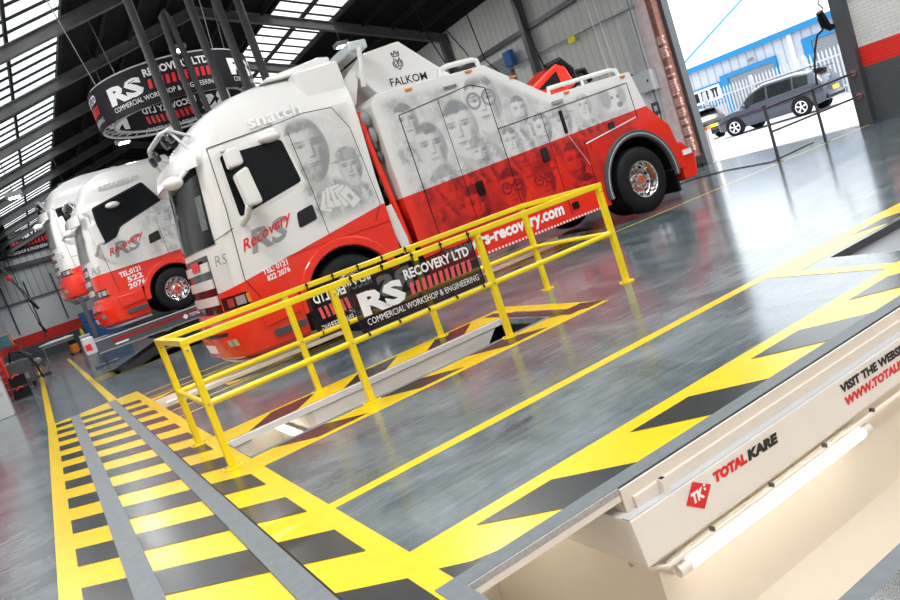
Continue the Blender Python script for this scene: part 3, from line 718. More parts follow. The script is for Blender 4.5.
def mural_side(x, z):
    n = fbm(x * 1.6, z * 1.6); img = np.clip(.30 + .22 * n + .10 * fbm(x * 6, z * 6), .02, .7)
    F = [(3.65, 2.75, .6, .2, 0, 0, 0), (5.1, 2.72, 1.0, -.2, 1, 0, 0), (5.75, 2.45, .5, .2, 0, 0, 1), (4.55, 2.42, .95, -.6, 0, 0, 0), (3.93, 2.28, .8, .1, 0, 0, 0),
         (4.75, 1.98, .5, .4, 0, 1, 1), (4.0, 1.68, .55, 0, 0, 1, 0), (5.4, 2.0, .5, -.2, 0, 0, 0), (6.1, 2.05, .55, .3, 0, 0, 1), (6.55, 2.05, .6, .3, 0, 1, 0), (7.1, 2.2, .5, -.3, 0, 0, 0),
         (4.4, 1.2, .7, .2, 0, 0, 1), (5.15, 1.25, .75, -.2, 1, 0, 0), (5.8, 1.2, .7, .1, 1, 1, 0), (6.55, 1.35, .7, .2, 0, 0, 1), (6.7, .8, .6, -.2, 1, 0, 0)]
    for cx, cz, h, tn, gl, ht, bd in F: img = portrait(img, x, z, cx, cz, h, tn, gl, ht, bd)
    # a dog's head at the tail
    e = lambda a, b, ra, rb: 1 - sst(.75, 1.2, np.sqrt(((x - a) / ra) ** 2 + ((z - b) / rb) ** 2))
    for (a, b, ra, rb, c_) in ((7.8, 2.15, .30, .22, .12), (7.62, 2.22, .13, .2, .55), (8.02, 2.2, .1, .16, .5), (7.78, 2.2, .03, .03, .9), (7.92, 2.2, .03, .03, .9), (7.93, 2.05, .07, .05, .8)):
        m = e(a, b, ra, rb); img = img * (1 - m) + c_ * m
    fade = sst(3.2, 3.45, x) * (1 - sst(8.05, 8.25, x)) * sst(.78, .95, z) 
    top = np.interp(x, [3.17, 5.3, 6.4, 8.4], [3.22, 3.22, 2.48, 2.45]); fade = fade * (1 - sst(-.16, .0, z - top))
    return np.clip(img * fade * 1.2, 0, .92)
def mural_cab(x, z):
    n = fbm(x * 2, z * 2); img = np.clip(.22 + .16 * n, 0, .6)
    img = portrait(img, x, z, 1.98, 2.75, .95, .6, False, False, True, .06); img = portrait(img, x, z, 2.52, 2.35, .55, -.2, False, True, False, .1)
    for i in range(5):   # fan of cards
        a = -.5 + i * .25; cx, cz = 2.0 + .09 * i, 1.98 + .04 * math.sin(i); du = (x - cx) * math.cos(a) + (z - cz) * math.sin(a); dv = -(x - cx) * math.sin(a) + (z - cz) * math.cos(a)
        c_ = (np.abs(du) < .10) & (np.abs(dv) < .16); ed = c_ & ((np.abs(du) > .085) | (np.abs(dv) > .145)); img = np.where(c_, .08, img); img = np.where(ed, .5, img); img = np.where((np.abs(du) < .03) & (np.abs(dv) < .05), .55, img)
    fade = sst(1.62, 1.8, x) * (1 - sst(2.68, 2.80, x)) * sst(1.62, 1.75, z) * (1 - sst(3.1, 3.3, z))
    return np.clip(img * fade * 1.25, 0, .9)
def mural_foliage(x, z):
    n = fbm(x * 4, z * 4); img = np.clip(.30 + .32 * n + .2 * fbm(x * 9, z * 9), 0, .8); img = portrait(img, x, z, 2.2, 2.45, .6, .3, False, True, False, .1)
    return np.clip(img * sst(1.45, 1.8, x) * (1 - sst(2.6, 2.75, x)) * (1 - sst(2.9, 3.3, z)) , 0, .85)
def art_panel(name, par, m, xa, xb, zb, zt, y, fn, nx, nz):
    """a grid between zb(x) and zt(x) carrying the artwork as an attribute"""
    X = np.linspace(xa, xb, nx); B = np.array([zb(a) for a in X]); Tt = np.array([zt(a) for a in X]); t = np.linspace(0, 1, nz)
    XX = np.repeat(X[:, None], nz, 1); ZZ = B[:, None] * (1 - t)[None] + Tt[:, None] * t[None]
    val = fn(XX, ZZ).ravel()
    mb = MB(); mb.v = [(a, y, b) for a, b in zip(XX.ravel(), ZZ.ravel())]
    for i in range(nx - 1):
        for j in range(nz - 1): mb.f.append([i * nz + j, (i + 1) * nz + j, (i + 1) * nz + j + 1, i * nz + j + 1])
    mb.mi = [0] * len(mb.f); mb.sm = [False] * len(mb.f)
    o = mb.build(name, m, par, rec=False); at = o.data.attributes.new('mural', 'FLOAT', 'POINT'); at.data.foreach_set('value', val.astype('f')); return o

# ------------------------------------------------------------------ trucks
def cab_outline(f, xs_, w, xr, n=14, off=0.):
    pts = [(xr, -w - off), ((xr + xs_) / 2, -w - off)]
    for i in range(2 * n + 1):
        a = -PI / 2 + PI * i / (2 * n); s, c = math.sin(a), math.cos(a)
        pts.append((xs_ - (xs_ - f + off) * abs(c) ** .75, (w + off) * math.copysign(abs(s) ** .75, s)))
    pts += [((xr + xs_) / 2, w + off), (xr, w + off)]
    return pts
def cab_lv(z, L):
    for (a, b) in zip(L, L[1:]):
        if a[0] <= z <= b[0]:
            t = (z - a[0]) / (b[0] - a[0]); return [a[i] + (b[i] - a[i]) * t for i in range(1, 4)]
    return list(L[-1][1:4]) if z > L[-1][0] else list(L[0][1:4])
LV1 = [(.95, .10, .55, 1.25), (1.3, .13, .55, 1.25), (2.1, .20, .60, 1.25), (3.0, .34, .66, 1.25), (3.22, .42, .75, 1.235), (3.4, .52, .85, 1.19), (3.6, .75, 1.1, 1.10), (3.76, 1.1, 1.45, .98), (3.86, 1.5, 1.9, .82), (3.9, 1.9, 2.2, .6)]
LV2 = [(.95, .08, .45, 1.22), (1.3, .10, .45, 1.22), (2.1, .16, .50, 1.22), (2.9, .34, .62, 1.22), (3.15, .5, .75, 1.20), (3.4, .7, 1.0, 1.13), (3.55, .95, 1.3, 1.02), (3.66, 1.4, 1.7, .8), (3.7, 1.8, 2.1, .6)]
def front_patch(L, z0, z1, a0, a1, off, nz=6, na=20, th=0.):
    """panel hugging the curved cab front"""
    def sp(z, a, o_):
        f, xs_, w = cab_lv(z, L); s, c = math.sin(a), math.cos(a)
        return (xs_ - (xs_ - f + o_) * abs(c) ** .75, (w + o_) * math.copysign(abs(s) ** .75, s), z)
    mb = MB(); grid = [[sp(z0 + (z1 - z0) * j / nz, a0 + (a1 - a0) * i / na, off) for i in range(na + 1)] for j in range(nz + 1)]
    mb.loft(grid, False, caps=False)
    if th:
        g2 = [[sp(z0 + (z1 - z0) * j / nz, a0 + (a1 - a0) * i / na, off - th) for i in range(na + 1)] for j in range(nz + 1)]
        mb.loft(g2, False, caps=False); mb.loft([grid[0], g2[0]], False, caps=False); mb.loft([grid[-1], g2[-1]], False, caps=False)
        mb.loft([[r[0] for r in grid], [r[0] for r in g2]], False, caps=False); mb.loft([[r[-1] for r in grid], [r[-1] for r in g2]], False, caps=False)
    return mb
def side_poly(poly, y, th=.01): return MB().prism(poly, y - th, y)
def round_poly(p, r=.06, n=4):
    out = []
    for i in range(len(p)):
        a, b, c = Vector(p[i - 1]), Vector(p[i]), Vector(p[(i + 1) % len(p)])
        d1, d2 = (a - b).normalized(), (c - b).normalized(); rr = min(r, (a - b).length / 2.2, (c - b).length / 2.2); s, e = b + d1 * rr, b + d2 * rr
        for k in range(n + 1):
            t = k / n; out.append(tuple((s * (1 - t) + b * t) * (1 - t) + (b * (1 - t) + e * t) * t))
    return out
def arch(cx, cz, r0, r1, a0=0, a1=180, n=24):
    A = [math.radians(a0 + (a1 - a0) * i / n) for i in range(n + 1)]
    return [(cx + r1 * math.cos(a), cz + r1 * math.sin(a)) for a in A] + [(cx + r0 * math.cos(a), cz + r0 * math.sin(a)) for a in reversed(A)]

def truck(label, loc, L, style, art, words):
    t = thing('recovery_truck', label, 'truck', loc)
    W = L[0][3]; yS = -W; xr = 2.85; pm = words['paint']; ax, az, ar = words['axle']
    # cab shell
    sh = MB(); zs = [1.42] + [l[0] for l in L if l[0] > 1.42]
    def ring(z, xr_):
        f, xs_, w = cab_lv(z, L); return [(x, y, z) for x, y in cab_outline(f, xs_, w, xr_)]
    lv = []
    for z in zs:
        xr_ = xr + (.08 * max(0, (z - 2) / 1.5) if style == 1 else 0); lv.append(ring(z, xr_))
    # extra levels smooth the loft
    sh.loft(lv); sh.loft([ring(z, 1.15) for z in (.95, 1.1, 1.25, 1.42)])
    r0 = words['arch_r']; a_ = math.degrees(math.asin((.95 - az) / r0))
    A = [math.radians(180 - a_ - (180 - 2 * a_) * i / 20) for i in range(21)]
    poly = [(1.15, 1.43), (1.15, .95)] + [(ax + r0 * math.cos(a), az + r0 * math.sin(a)) for a in A] + [(xr, .95), (xr, 1.43)]
    sh.prism(poly, -W, -W + .25); sh.prism(poly, W - .25, W); sh.box(1.16, -W + .25, 1.30, xr, W - .25, 1.42)
    cab = sh.build('cab', pm, t)
    # fender rim
    MB().prism(arch(ax, az, r0 - .03, r0 + .10, -3, 183), -W - .035, -W + .3).build('wheel_arch', M['red'], t, .02)
    MB().prism(arch(ax, az, r0 - .05, r0 - .03, 0, 180), -W + .0, -W + .6).build('arch_liner', M['blk'], t)
    MB().box(ax - .8, -W + .62, .5, ax + .85, W - .62, 1.28).build('chassis_block', M['blk'], t)
    wheel(t, (ax, -W - .0, az), ar, -1, words['hub']); wheel(t, (ax, W + .0, az), ar, 1, words['hub'])
    # bumper
    bz = [(.26, .16, .5, 1.16), (.34, .02, .5, 1.25), (.62, -.03, .5, 1.27), (.80, .0, .5, 1.27), (.96, .06, .52, 1.26)]
    bz = [(a, b, c, d * W / 1.25) for a, b, c, d in bz]
    MB().loft([[(x, y, z) for x, y in cab_outline(f, xs_, w, 1.12)] for z, f, xs_, w in bz]).build('bumper', M['red'], t)
    MB().loft([[(x, y, z) for x, y in cab_outline(f, xs_, w, 1.12)] for z, f, xs_, w in ((.215, .18, .5, W - .04), (.265, .14, .5, W - .02))]).build('bumper_lip', M['lgrey'], t)
    LB = [(.2, .12, .5, 1.16), (.34, .02, .5, 1.25), (.62, -.03, .5, 1.27), (.96, .06, .52, 1.26)]
    LB = [(a, b, c, d * W / 1.25) for a, b, c, d in LB]
    front_patch(LB, .66, .90, -.74, .74, .008, th=.012).build('lower_grille', M['blk'], t)
    for s in (-1, 1):
        front_patch(LB, .50, .60, s * .95, s * .68, .008, th=.012).build('fog_lamp', M['headlamp'], t)
    front_patch(LB, .42, .54, -.16, .16, .012, th=.01).build('number_plate', M['wlet'], t)
    for s in (-1, 1):
        hp = front_patch(L, .99, 1.17, s * 1.45, s * .68, .014, th=.02).build('headlamp_panel', M['blkgloss'], t)
        front_patch(L, 1.02, 1.14, s * 1.38, s * 1.12, .020, 2, 8, .01).build('headlamp', M['headlamp'], hp); front_patch(L, 1.02, 1.14, s * 1.06, s * .86, .020, 2, 8, .01).build('headlamp', M['steel'], hp); front_patch(L, 1.02, 1.14, s * 1.50, s * 1.42, .022, 2, 4, .01).build('indicator', M['amber'], hp)
    # steps
    MB().box(.62, -W - .045, .44, 1.1, -W - .02, .54).build('step', M['castiron'], t, .006)
    MB().prism(round_poly([(.55, .62), (1.10, .66), (1.12, .90), (.5, .88)], .03), -W - .05, -W - .02).build('step_panel', M['red'], t, .01)
    # front: black grille with pale slats
    g = front_patch(L, .98, 1.80, -.62, .62, .008, th=.012).build('grille', M['blkgloss'], t)
    for z in (1.10, 1.34, 1.58): front_patch(L, z, z + .13, -.60, .60, .035, 2, th=.04).build('grille_bar', M['white'], g)
    front_patch(L, 1.62, 1.76, -.30, -.02, .05, 2, th=.01).build('badge', M['lred'], g)
    front_patch(L, 1.0, 1.82, -1.15, -.64, .012, th=.02).build('corner_panel', pm, t)
    front_patch(L, 1.88, words['ws_top'], -1.02, 1.02, .010, 8, 24).build('windscreen', M['glass'], t)
    front_patch(L, 1.88, words['ws_top'], -.98, .98, -.02, 8, 24).build('cab_interior', M['seat' if style == 1 else 'glassblk'], t) if style == 1 else None
    if style == 1:
        # dark inner sheet with pale covers and steering wheel behind the glass
        front_patch(L, 1.90, words['ws_top'] - .02, -1.0, 1.0, .004, 8, 24).build('screen_tint', M['glassblk'], t)
        q = front_patch(L, 2.12, 2.58, -.92, -.70, .007, 4, 8).build('seat_cover', M['seat'], t)
    # sun visor
    vt = words['ws_top']
    v = front_patch(L, vt - .10, vt + .14, -1.2, 1.2, .17, 3, 20, .03).build('sun_visor', M['white'], t)
    # side window, door lines, handle
    wp = round_poly(words['window'], .05)
    MB().prism(round_poly(words['window_trim'], .06), -W - .006, -W + .02).build('window_surround', pm if style == 1 else M['blk'], t)
    MB().prism(wp, -W - .012, -W - .004).build('side_window', M['glassblk'], t)
    ln = MB()
    def line(pts, w_=.010):
        for a, b in zip(pts, pts[1:]): ln.beam((a[0], -W - .002, a[1]), (b[0], -W - .002, b[1]), .006, w_, up=(0, 1, 0)) if False else ln.beam((a[0], -W, a[1]), (b[0], -W, b[1]), w_, .008, up=(0, 1, 0))
    for pl in words['lines']: line(pl)
    ln.build('panel_gap', M['blk'], t)
    hx, hz = words['handle']; MB().prism(round_poly([(hx, hz), (hx + .3, hz + .05), (hx + .3, hz + .27), (hx + .04, hz + .22)], .04), -W - .012, -W + .01).build('door_handle', M['blkgloss'], t)
    # mirrors
    mx, mz = words['mirror']
    m1 = MB().prism(round_poly([(mx, mz), (mx + .2, mz + .01), (mx + .16, mz + .52), (mx - .03, mz + .46)], .05), -W - .42, -W - .2).build('mirror', M['white'], t, .03)
    if style == 1:
        MB().prism(round_poly([(mx - .06, mz + .54), (mx + .14, mz + .56), (mx + .13, mz + .80), (mx - .05, mz + .78)], .05), -W - .42, -W - .2).build('upper_housing', M['white'], m1, .03)
    MB().tube([(mx + .02, -W - .3, mz + .02), (mx - .02, -W - .22, mz - .1), (mx - .06, -W + .02, mz - .16)], .045, 10).build('arm', M['white'], m1)
    MB().tube([(mx + .04, -W - .3, mz + .80), (mx + .02, -W + .02, mz + .84)], .03, 8).build('arm', M['white'], m1)
    MB().ball((mx + .68, -W - .10, mz + .84), .17, .12, .075).tube([(mx + .68, -W, mz + .88), (mx + .68, -W - .1, mz + .88)], .03).build('kerb_mirror', M['white'], t)
    MB().ball((.07, -W + .02, vt - .22), .14, .12, .09).tube([(.15, -W + .1, vt - .2), (.45, -W + .18, vt + .0)], .03).build('front_mirror', M['white'], t)
    # roof light bar
    q = MB().tube([(.35, -1.0, vt + .50), (.30, -.5, vt + .56), (.28, .5, vt + .56), (.35, 1.0, vt + .50)], .035, 8)
    for s in (-1, 1): q.tube([(.32, s * .9, vt + .52), (.75, s * .9, vt + .28)], .022); q.tube([(.32, s * .9, vt + .52), (.5, s * 1.1, vt + .1)], .02)
    lb = q.build('light_bar', M['lgrey'], t)
    for yy in (-.85, -.45, .45, .85): MB().tube([(.36, yy, vt + .44), (.30, yy, vt + .42)], .08, 14).build('spot_lamp', M['blkgloss'], lb)
    # artwork and lettering on the door
    art_panel('cab_artwork', t, pm, *art)
    fn = lambda u, v: Vector((u, -W - .006, v)); fn2 = lambda u, v: Vector((u, -W - .009, v))
    l1 = MB(); a, b = words['rs']; k = words['rsk']
    put_text(l1, 'RS', a + .10, b + .0, a + .72 * k, b + .31 * k, fn, 0, .03, .25, .08)
    put_text(l1, 'Recovery', a, b + .02, a + .80 * k, b + .22 * k, fn2, 1, .015, .35, .22 * k)
    put_text(l1, words['name'][0], *words['name'][1], fn, 2, .045, 0, .04)
    if style == 1: q_ = words['name'][1]; put_text(l1, words['name'][0], q_[0] + .008, q_[1] + .008, q_[2] - .004, q_[3] + .004, fn2, 3, .012, 0, .04)
    for s_, r_ in words['tel']: put_text(l1, s_, *r_, fn, 3, .03, 0, .03)
    put_text(l1, 'RS', *words['rs2'], fn, 0, 0., .25)
    l1.build('lettering', [M['silver'], M['lred'], words['namemat'], M['wlet']], t)
    return t, W
p1c = paint('cab two tone paint', .2, 1.25, 2.8, 1.70)
p1b = paint('body two tone paint', 3.17, 1.69, 8.53, 1.88)
w1 = dict(paint=p1c, axle=(1.93, .62, .56), arch_r=.72, hub='copper', ws_top=3.02,
  window=[(.76, 2.98), (1.66, 2.99), (1.74, 2.36), (.74, 2.13)], window_trim=[(.70, 3.04), (1.70, 3.05), (1.79, 2.33), (.70, 2.08)],
  lines=[[(.64, 3.12), (.60, 2.3), (.50, 1.32), (.62, 1.02)], [(1.79, 3.05), (1.84, 2.2), (1.86, 1.50)], [(.64, 3.12), (1.8, 3.22), (2.1, 3.26)], [(.60, 2.02), (.2, 1.9)], [(2.1, 3.26), (2.55, 3.24), (2.72, 2.9), (2.78, 1.72), (2.62, 1.5)]],
  handle=(1.47, 1.74), mirror=(.80, 2.20), rs=(.62, 1.60), rsk=1.0, rs2=(.20, 1.60, .38, 1.74), name=('snatch', (1.28, 3.22, 2.10, 3.40)),
  namemat=simple('embossed white lettering', (.60, .61, .62), .3), tel=[('TEL: 0121', (.76, 1.29, 1.14, 1.37)), ('822 2076', (.79, 1.19, 1.14, 1.27))])
t1, W1 = truck('largest red and white recovery truck with grey portrait artwork, on the floor nearest the railing', (2.0, 11.43, 0), LV1, 1,
   (1.62, 2.80, lambda a: 1.48, lambda a: 3.26, -1.2525, mural_cab, 110, 150), w1)
k = lambda mb, n, m, b=0: mb.build(n, m, t1, b)
# roof deflector
k(MB().prism([(1.75, 3.85), (2.9, 3.88), (2.93, 4.02), (2.75, 4.04), (1.9, 3.92)], -.95, .95), 'roof_deflector', M['white'], .03)
k(MB().prism([(2.3, 3.4), (2.95, 3.42), (2.93, 3.9), (2.2, 3.85)], -1.15, 1.15), 'cab_rear_roof', p1c, .03)
# recovery body
top = [(3.17, 3.14), (3.30, 3.27), (5.34, 3.30), (6.48, 2.55), (8.36, 2.56), (8.53, 1.88), (8.95, 1.42), (9.10, .70)]
bot = [(9.10, .57), (8.82, .57)] + [(7.93 + .86 * math.cos(a), .62 + .86 * math.sin(a)) for a in np.linspace(0, PI, 24)] + [(7.07, .42), (3.4, .40), (3.17, 1.5)]
k(MB().prism(top + bot, -1.235, 1.25), 'recovery_body', p1b, .012)
ax_ = [p[0] for p in top]; az_ = [p[1] for p in top]
def zt1(x): return float(np.interp(x, ax_, az_)) - .01
def zb1(x):
    dx = x - 7.93
    if abs(dx) < .86: return .62 + math.sqrt(.86 ** 2 - dx * dx)
    return .42 if x < 7.93 else .58
art_panel('body_artwork', t1, p1b, 3.18, 9.09, zb1, zt1, -1.25, mural_side, 540, 190)
k(MB().prism(arch(7.93, .62, .80, .92, -8, 188, 32), -1.31, -1.0), 'rear_wheel_arch', M['dgrey'], .01)
k(MB().prism(arch(7.93, .62, .845, .86, -8, 188, 32), -1.318, -1.30), 'arch_trim', M['lgrey'])
k(MB().prism(arch(7.93, .62, .79, .80, 0, 180, 24), -1.24, -.5), 'arch_liner', M['blk'])
k(MB().box(8.72, -1.27, .18, 8.78, -.75, .6), 'mudflap', M['blk'])
wheel(t1, (7.93, -1.27, .64), .60, -1, 'copper', sunk=.14); wheel(t1, (7.93, 1.27, .64), .60, 1, 'copper', sunk=.14)
wheel(t1, (7.93, -.9, .64), .58, -1, 'copper', sunk=.1)
k(MB().box(2.6, -.45, .55, 9.2, -.3, .85).box(2.6, .3, .55, 9.2, .45, .85).box(2.9, -1.0, .45, 6.9, 1.0, .9).box(7.0, -.5, .45, 8.6, .5, .95), 'chassis', M['blk'])
# dark gap with red crane pipes between cab and body
k(MB().box(2.86, -.9, .95, 3.16, .9, 2.9), 'gap_dark_box', M['blk'])  # plain black box, the shade of the gap put into its colour
q = MB(); q.tube([(2.98, -1.12, 3.1), (3.0, -1.12, 2.4), (3.05, -1.13, 1.7), (3.08, -1.15, 1.0)], .05, 10); q.tube([(3.08, -1.05, 2.9), (3.1, -1.05, 2.1), (3.12, -1.05, 1.2)], .03, 8)
k(q, 'red_pipe', M['red'])
q = MB()
random.seed(4)
for i in range(9):
    z = 1.3 + i * .18; q.ball((3.0 + random.random() * .12, -1.1, z), .05, .05, .09)
k(q, 'hose_fittings', M['castiron'])
k(MB().ball((3.05, -1.13, 2.98), .09, .08, .12).ball((3.1, -1.13, 2.72), .06, .06, .12), 'grey_glove_cover', M['grey'])
k(MB().beam((2.90, -1.18, 1.65), (3.0, -1.18, .9), .02, .16), 'white_strip', M['white'])
# boom housing with emblem
boom = MB().prism([(3.4, 3.72), (3.65, 4.03), (4.32, 4.10), (5.15, 3.33), (3.75, 3.25)], -.65, .65); k(boom, 'boom_housing', M['white'], .03)
k(MB().prism([(3.02, 3.28), (3.22, 3.72), (3.60, 4.02), (3.78, 3.98), (3.45, 3.68), (3.26, 3.28)], -.6, -.5), 'boom_brace', M['white'], .02)
k(MB().prism([(3.05, 3.3), (3.5, 3.95), (3.9, 3.9), (3.9, 3.25)], -.3, .5), 'boom_lining', simple('beige lining', (.45, .36, .31), .7, noise=.2))
fnb = lambda u, v: Vector((u, -.655, v))
l1 = MB(); put_text(l1, 'FALKOM', 3.93, 3.42, 4.62, 3.55, fnb, 0, .01, 0, -.02)
# crowned shield-like emblem built from strokes
def strokes(mb, segs, ox, oz, s, y, mi=0, w_=.02):
    for sg in segs:
        for a, b in zip(sg, sg[1:]): mb.beam((ox + a[0] * s, y, oz + a[1] * s), (ox + b[0] * s, y, oz + b[1] * s), w_ * s * 3, .004, mi, up=(0, 1, 0))
l1.marks.append((len(l1.v), len(l1.f))); strokes(l1, [[(-.30, .55), (-.34, .9), (-.15, .68), (0, 1.0), (.15, .68), (.34, .9), (.30, .55), (-.3, .55)], [(-.25, .42), (-.32, 0), (-.12, -.42), (0, -.55), (.14, -.4), (.30, 0), (.22, .42)],
             [(-.15, .38), (-.05, .2), (-.18, .1)], [(.18, .32), (.05, .2), (.2, .1)], [(-.1, -.05), (0, .15), (.1, -.05), (0, -.12), (-.1, -.05)], [(-.1, -.25), (0, -.2), (.1, -.25)], [(-.4, .2), (-.45, -.1), (-.3, -.35)], [(.38, .2), (.42, -.1), (.3, -.35)]], 4.18, 3.76, .20, -.656)
k(l1, 'emblem', M['blet'])
q = MB().box(3.2, -1.15, 3.98, 3.5, 1.1, 4.12).build('beacon_bar', simple('clear beacon lens', (.55, .6, .62), .1, coat=1, noise=.3, nscale=12), t1, .03)
q = MB().beam((3.18, -1.2, 3.42), (3.34, -1.15, 4.0), .05, .05); k(q, 'bar_support', M['white'])
# grab rails on top
k(MB().tube([(4.62, -1.0, 3.28), (4.66, -1.0, 3.43), (4.8, -1.0, 3.46), (5.3, -1.0, 3.47), (5.4, -1.0, 3.44), (5.42, -1.0, 3.28)], .045, 10), 'grab_rail', M['white'])
k(MB().tube([(6.6, -1.05, 2.54), (6.62, -1.05, 2.68), (8.1, -1.05, 2.70), (8.25, -1.05, 2.66), (8.27, -1.05, 2.56)], .04, 10).tube([(7.4, -1.05, 2.55), (7.4, -1.05, 2.68)], .03), 'grab_rail', M['white'])
# crane parts lying on the deck
q = MB().prism([(6.2, 2.62), (6.7, 2.80), (7.5, 3.16), (7.7, 3.08), (7.85, 2.7), (7.4, 2.58), (6.6, 2.57)], -.4, .2); k(q, 'recovery_arm', M['red'], .03)
k(MB().prism([(6.95, 2.78), (7.45, 3.02), (7.5, 2.7)], -.42, -.39), 'arm_recess', M['blk'])
q = MB().tube([(7.35, -.3, 3.14), (7.65, -.35, 3.2), (7.9, -.3, 3.0), (8.0, -.2, 2.7)], .07, 10).ball((8.1, .2, 2.75), .2, .25, .14).tube([(8.3, .3, 2.7), (8.5, .3, 3.0), (8.75, .3, 3.0), (8.85, .3, 2.75)], .06).ball((8.55, .3, 2.85), .14, .14, .12).tube([(7.7, .3, 2.7), (8.0, .35, 2.95), (8.3, .3, 2.75)], .05)
k(q, 'tow_gear', M['blk'])
k(MB().tube([(7.4, .5, 2.8), (8.35, .5, 3.2), (8.8, .5, 2.7)], .035).tube([(8.2, .5, 2.7), (8.5, .5, 3.3)], .03), 'tow_bar', M['steel'])
# tail: red bumper, lamp cluster
k(MB().prism([(8.98, 1.0), (9.15, 1.05), (9.42, .75), (9.36, .35), (9.0, .33)], -1.24, 1.24), 'tail_bumper', M['red'], .02)
k(MB().box(9.1, -1.265, .78, 9.32, -1.24, .88), 'reflector', M['wlet']); k(MB().box(8.9, -.9, 1.0, 9.12, .9, 1.7), 'tail_gear', M['blk'])
# lower red skirt line with the web address and chequer tape
l1 = MB(); fs_ = lambda u, v: Vector((u, -1.256, v))
put_text(l1, 'www.rs-recovery.com', 3.55, .50, 6.0, .72, fs_, 0, .04, .1)
tp = MB(); tp.v = [tuple(fs_(3.6 + i * .035, z)) for i in range(97) for z in (.42, .455)]
for i in range(96): tp.f.append([2*i, 2*i+2, 2*i+3, 2*i+1]); tp.mi.append(i % 2); tp.sm.append(False)
k(tp, 'chequer_tape', [M['wlet'], M['lred']])
l1.marks.append((len(l1.v), len(l1.f))); l1.add([fs_(7.9 - 1.0, 1.57), fs_(8.2, 1.735), fs_(8.2, 1.755), fs_(6.9, 1.59)], [(0, 1, 2, 3)], 0)
k(l1, 'lettering', M['wlet'])
# locker lines, catches, lamps
ln = MB()
def bl_(pts, w_=.012):
    for a, b in zip(pts, pts[1:]): ln.beam((a[0], -1.252, a[1]), (b[0], -1.252, b[1]), w_, .008, up=(0, 1, 0))
bl_([(3.56, .5), (3.56, 2.88), (4.95, 3.05), (5.22, 2.95), (5.22, .55)]); bl_([(4.3, .5), (4.3, 2.95)], .006); bl_([(5.22, 2.26), (8.22, 2.38), (8.24, 1.74), (6.87, 1.60)]); bl_([(6.15, .5), (6.15, 2.28)], .006); bl_([(6.87, 1.60), (6.87, .5)], .008); bl_([(3.4, .78), (7.0, .80)], .008)
k(ln, 'panel_gap', M['blk'])
for x, z in ((4.47, 1.32), (5.90, 1.50), (7.50, 1.68), (6.2, .58)):
    k(MB().prism(round_poly([(x, z), (x + .14, z), (x + .14, z + (.24 if x < 7 and z > 1 else .12)), (x, z + (.24 if x < 7 and z > 1 else .12))], .03), -1.272, -1.25), 'locker_handle', M['blkgloss'])
for x, z in ((4.45, 3.07), (6.42, 2.37)): k(MB().box(x, -1.275, z, x + .26, -1.25, z + .06), 'locker_catch', M['steel'], .01)
for x, z in ((3.8, 3.20), (4.95, 3.24), (6.75, 2.50), (8.1, 2.49), (5.75, 2.98)): k(MB().box(x, -1.28, z, x + .12, -1.22, z + .035), 'marker_lamp', M['amber'], .008)
k(MB().box(6.52, -1.275, 1.85, 6.58, -1.25, 2.25), 'black_strap', M['blk'])
k(MB().beam((6.55, -1.262, 1.85), (6.85, -1.262, 1.2), .008, .008, up=(0, 1, 0)), 'strap_cord', M['lgrey'])

# second truck on the lift
w2 = dict(paint=paint('second truck paint', 1.8, 1.52, 1.9, 1.53), axle=(1.88, .64, .52), arch_r=.66, hub='red', ws_top=2.85,
  window=[(.76, 3.0), (1.98, 3.3), (2.25, 2.82), (1.15, 2.50), (1.0, 2.3), (.70, 2.2)], window_trim=[(.72, 3.05), (2.0, 3.35), (2.3, 2.80), (1.18, 2.46), (1.02, 2.25), (.66, 2.15)],
  lines=[[(.60, 2.9), (.58, 2.0), (.62, 1.0)], [(2.0, 2.4), (2.0, 1.5)], [(.60, 1.5), (1.3, 1.5)]],
  handle=(1.66, 1.86), mirror=(.50, 2.15), rs=(.72, 1.78), rsk=1.1, rs2=(.2, 1.55, .42, 1.72), name=("ASSASSIN'S", (1.0, 3.38, 2.0, 3.50)),
  namemat=simple('pale grey lettering', (.5, .5, .5), .3), tel=[('TEL:0121', (.75, 1.30, 1.25, 1.43)), ('522', (.88, 1.14, 1.25, 1.27)), ('2076', (.85, .98, 1.27, 1.11))])
LV2b = [(a * 1.0 + (.25 if a > 2.5 else 0), b, c, d) for a, b, c, d in LV2]
t2, W2 = truck('second recovery truck with leaf artwork, raised on the grey scissor lift', (1.25, 20.62, .87), LV2b, 2,
   (1.45, 2.84, lambda a: 1.45, lambda a: 3.3, -1.2225, mural_foliage, 70, 90), w2)
MB().prism([(3.0, .7), (8.5, .7), (8.5, 2.2), (6, 2.4), (5.0, 3.0), (3.0, 3.0)], -1.2, 1.2).build('recovery_body', M['white'], t2, .02)
MB().box(2.6, -.45, .5, 8.4, .45, .8).build('chassis', M['blk'], t2)
wheel(t2, (7.4, -1.2, .64), .52, -1, 'red'); wheel(t2, (7.4, 1.2, .64), .52, 1, 'red')
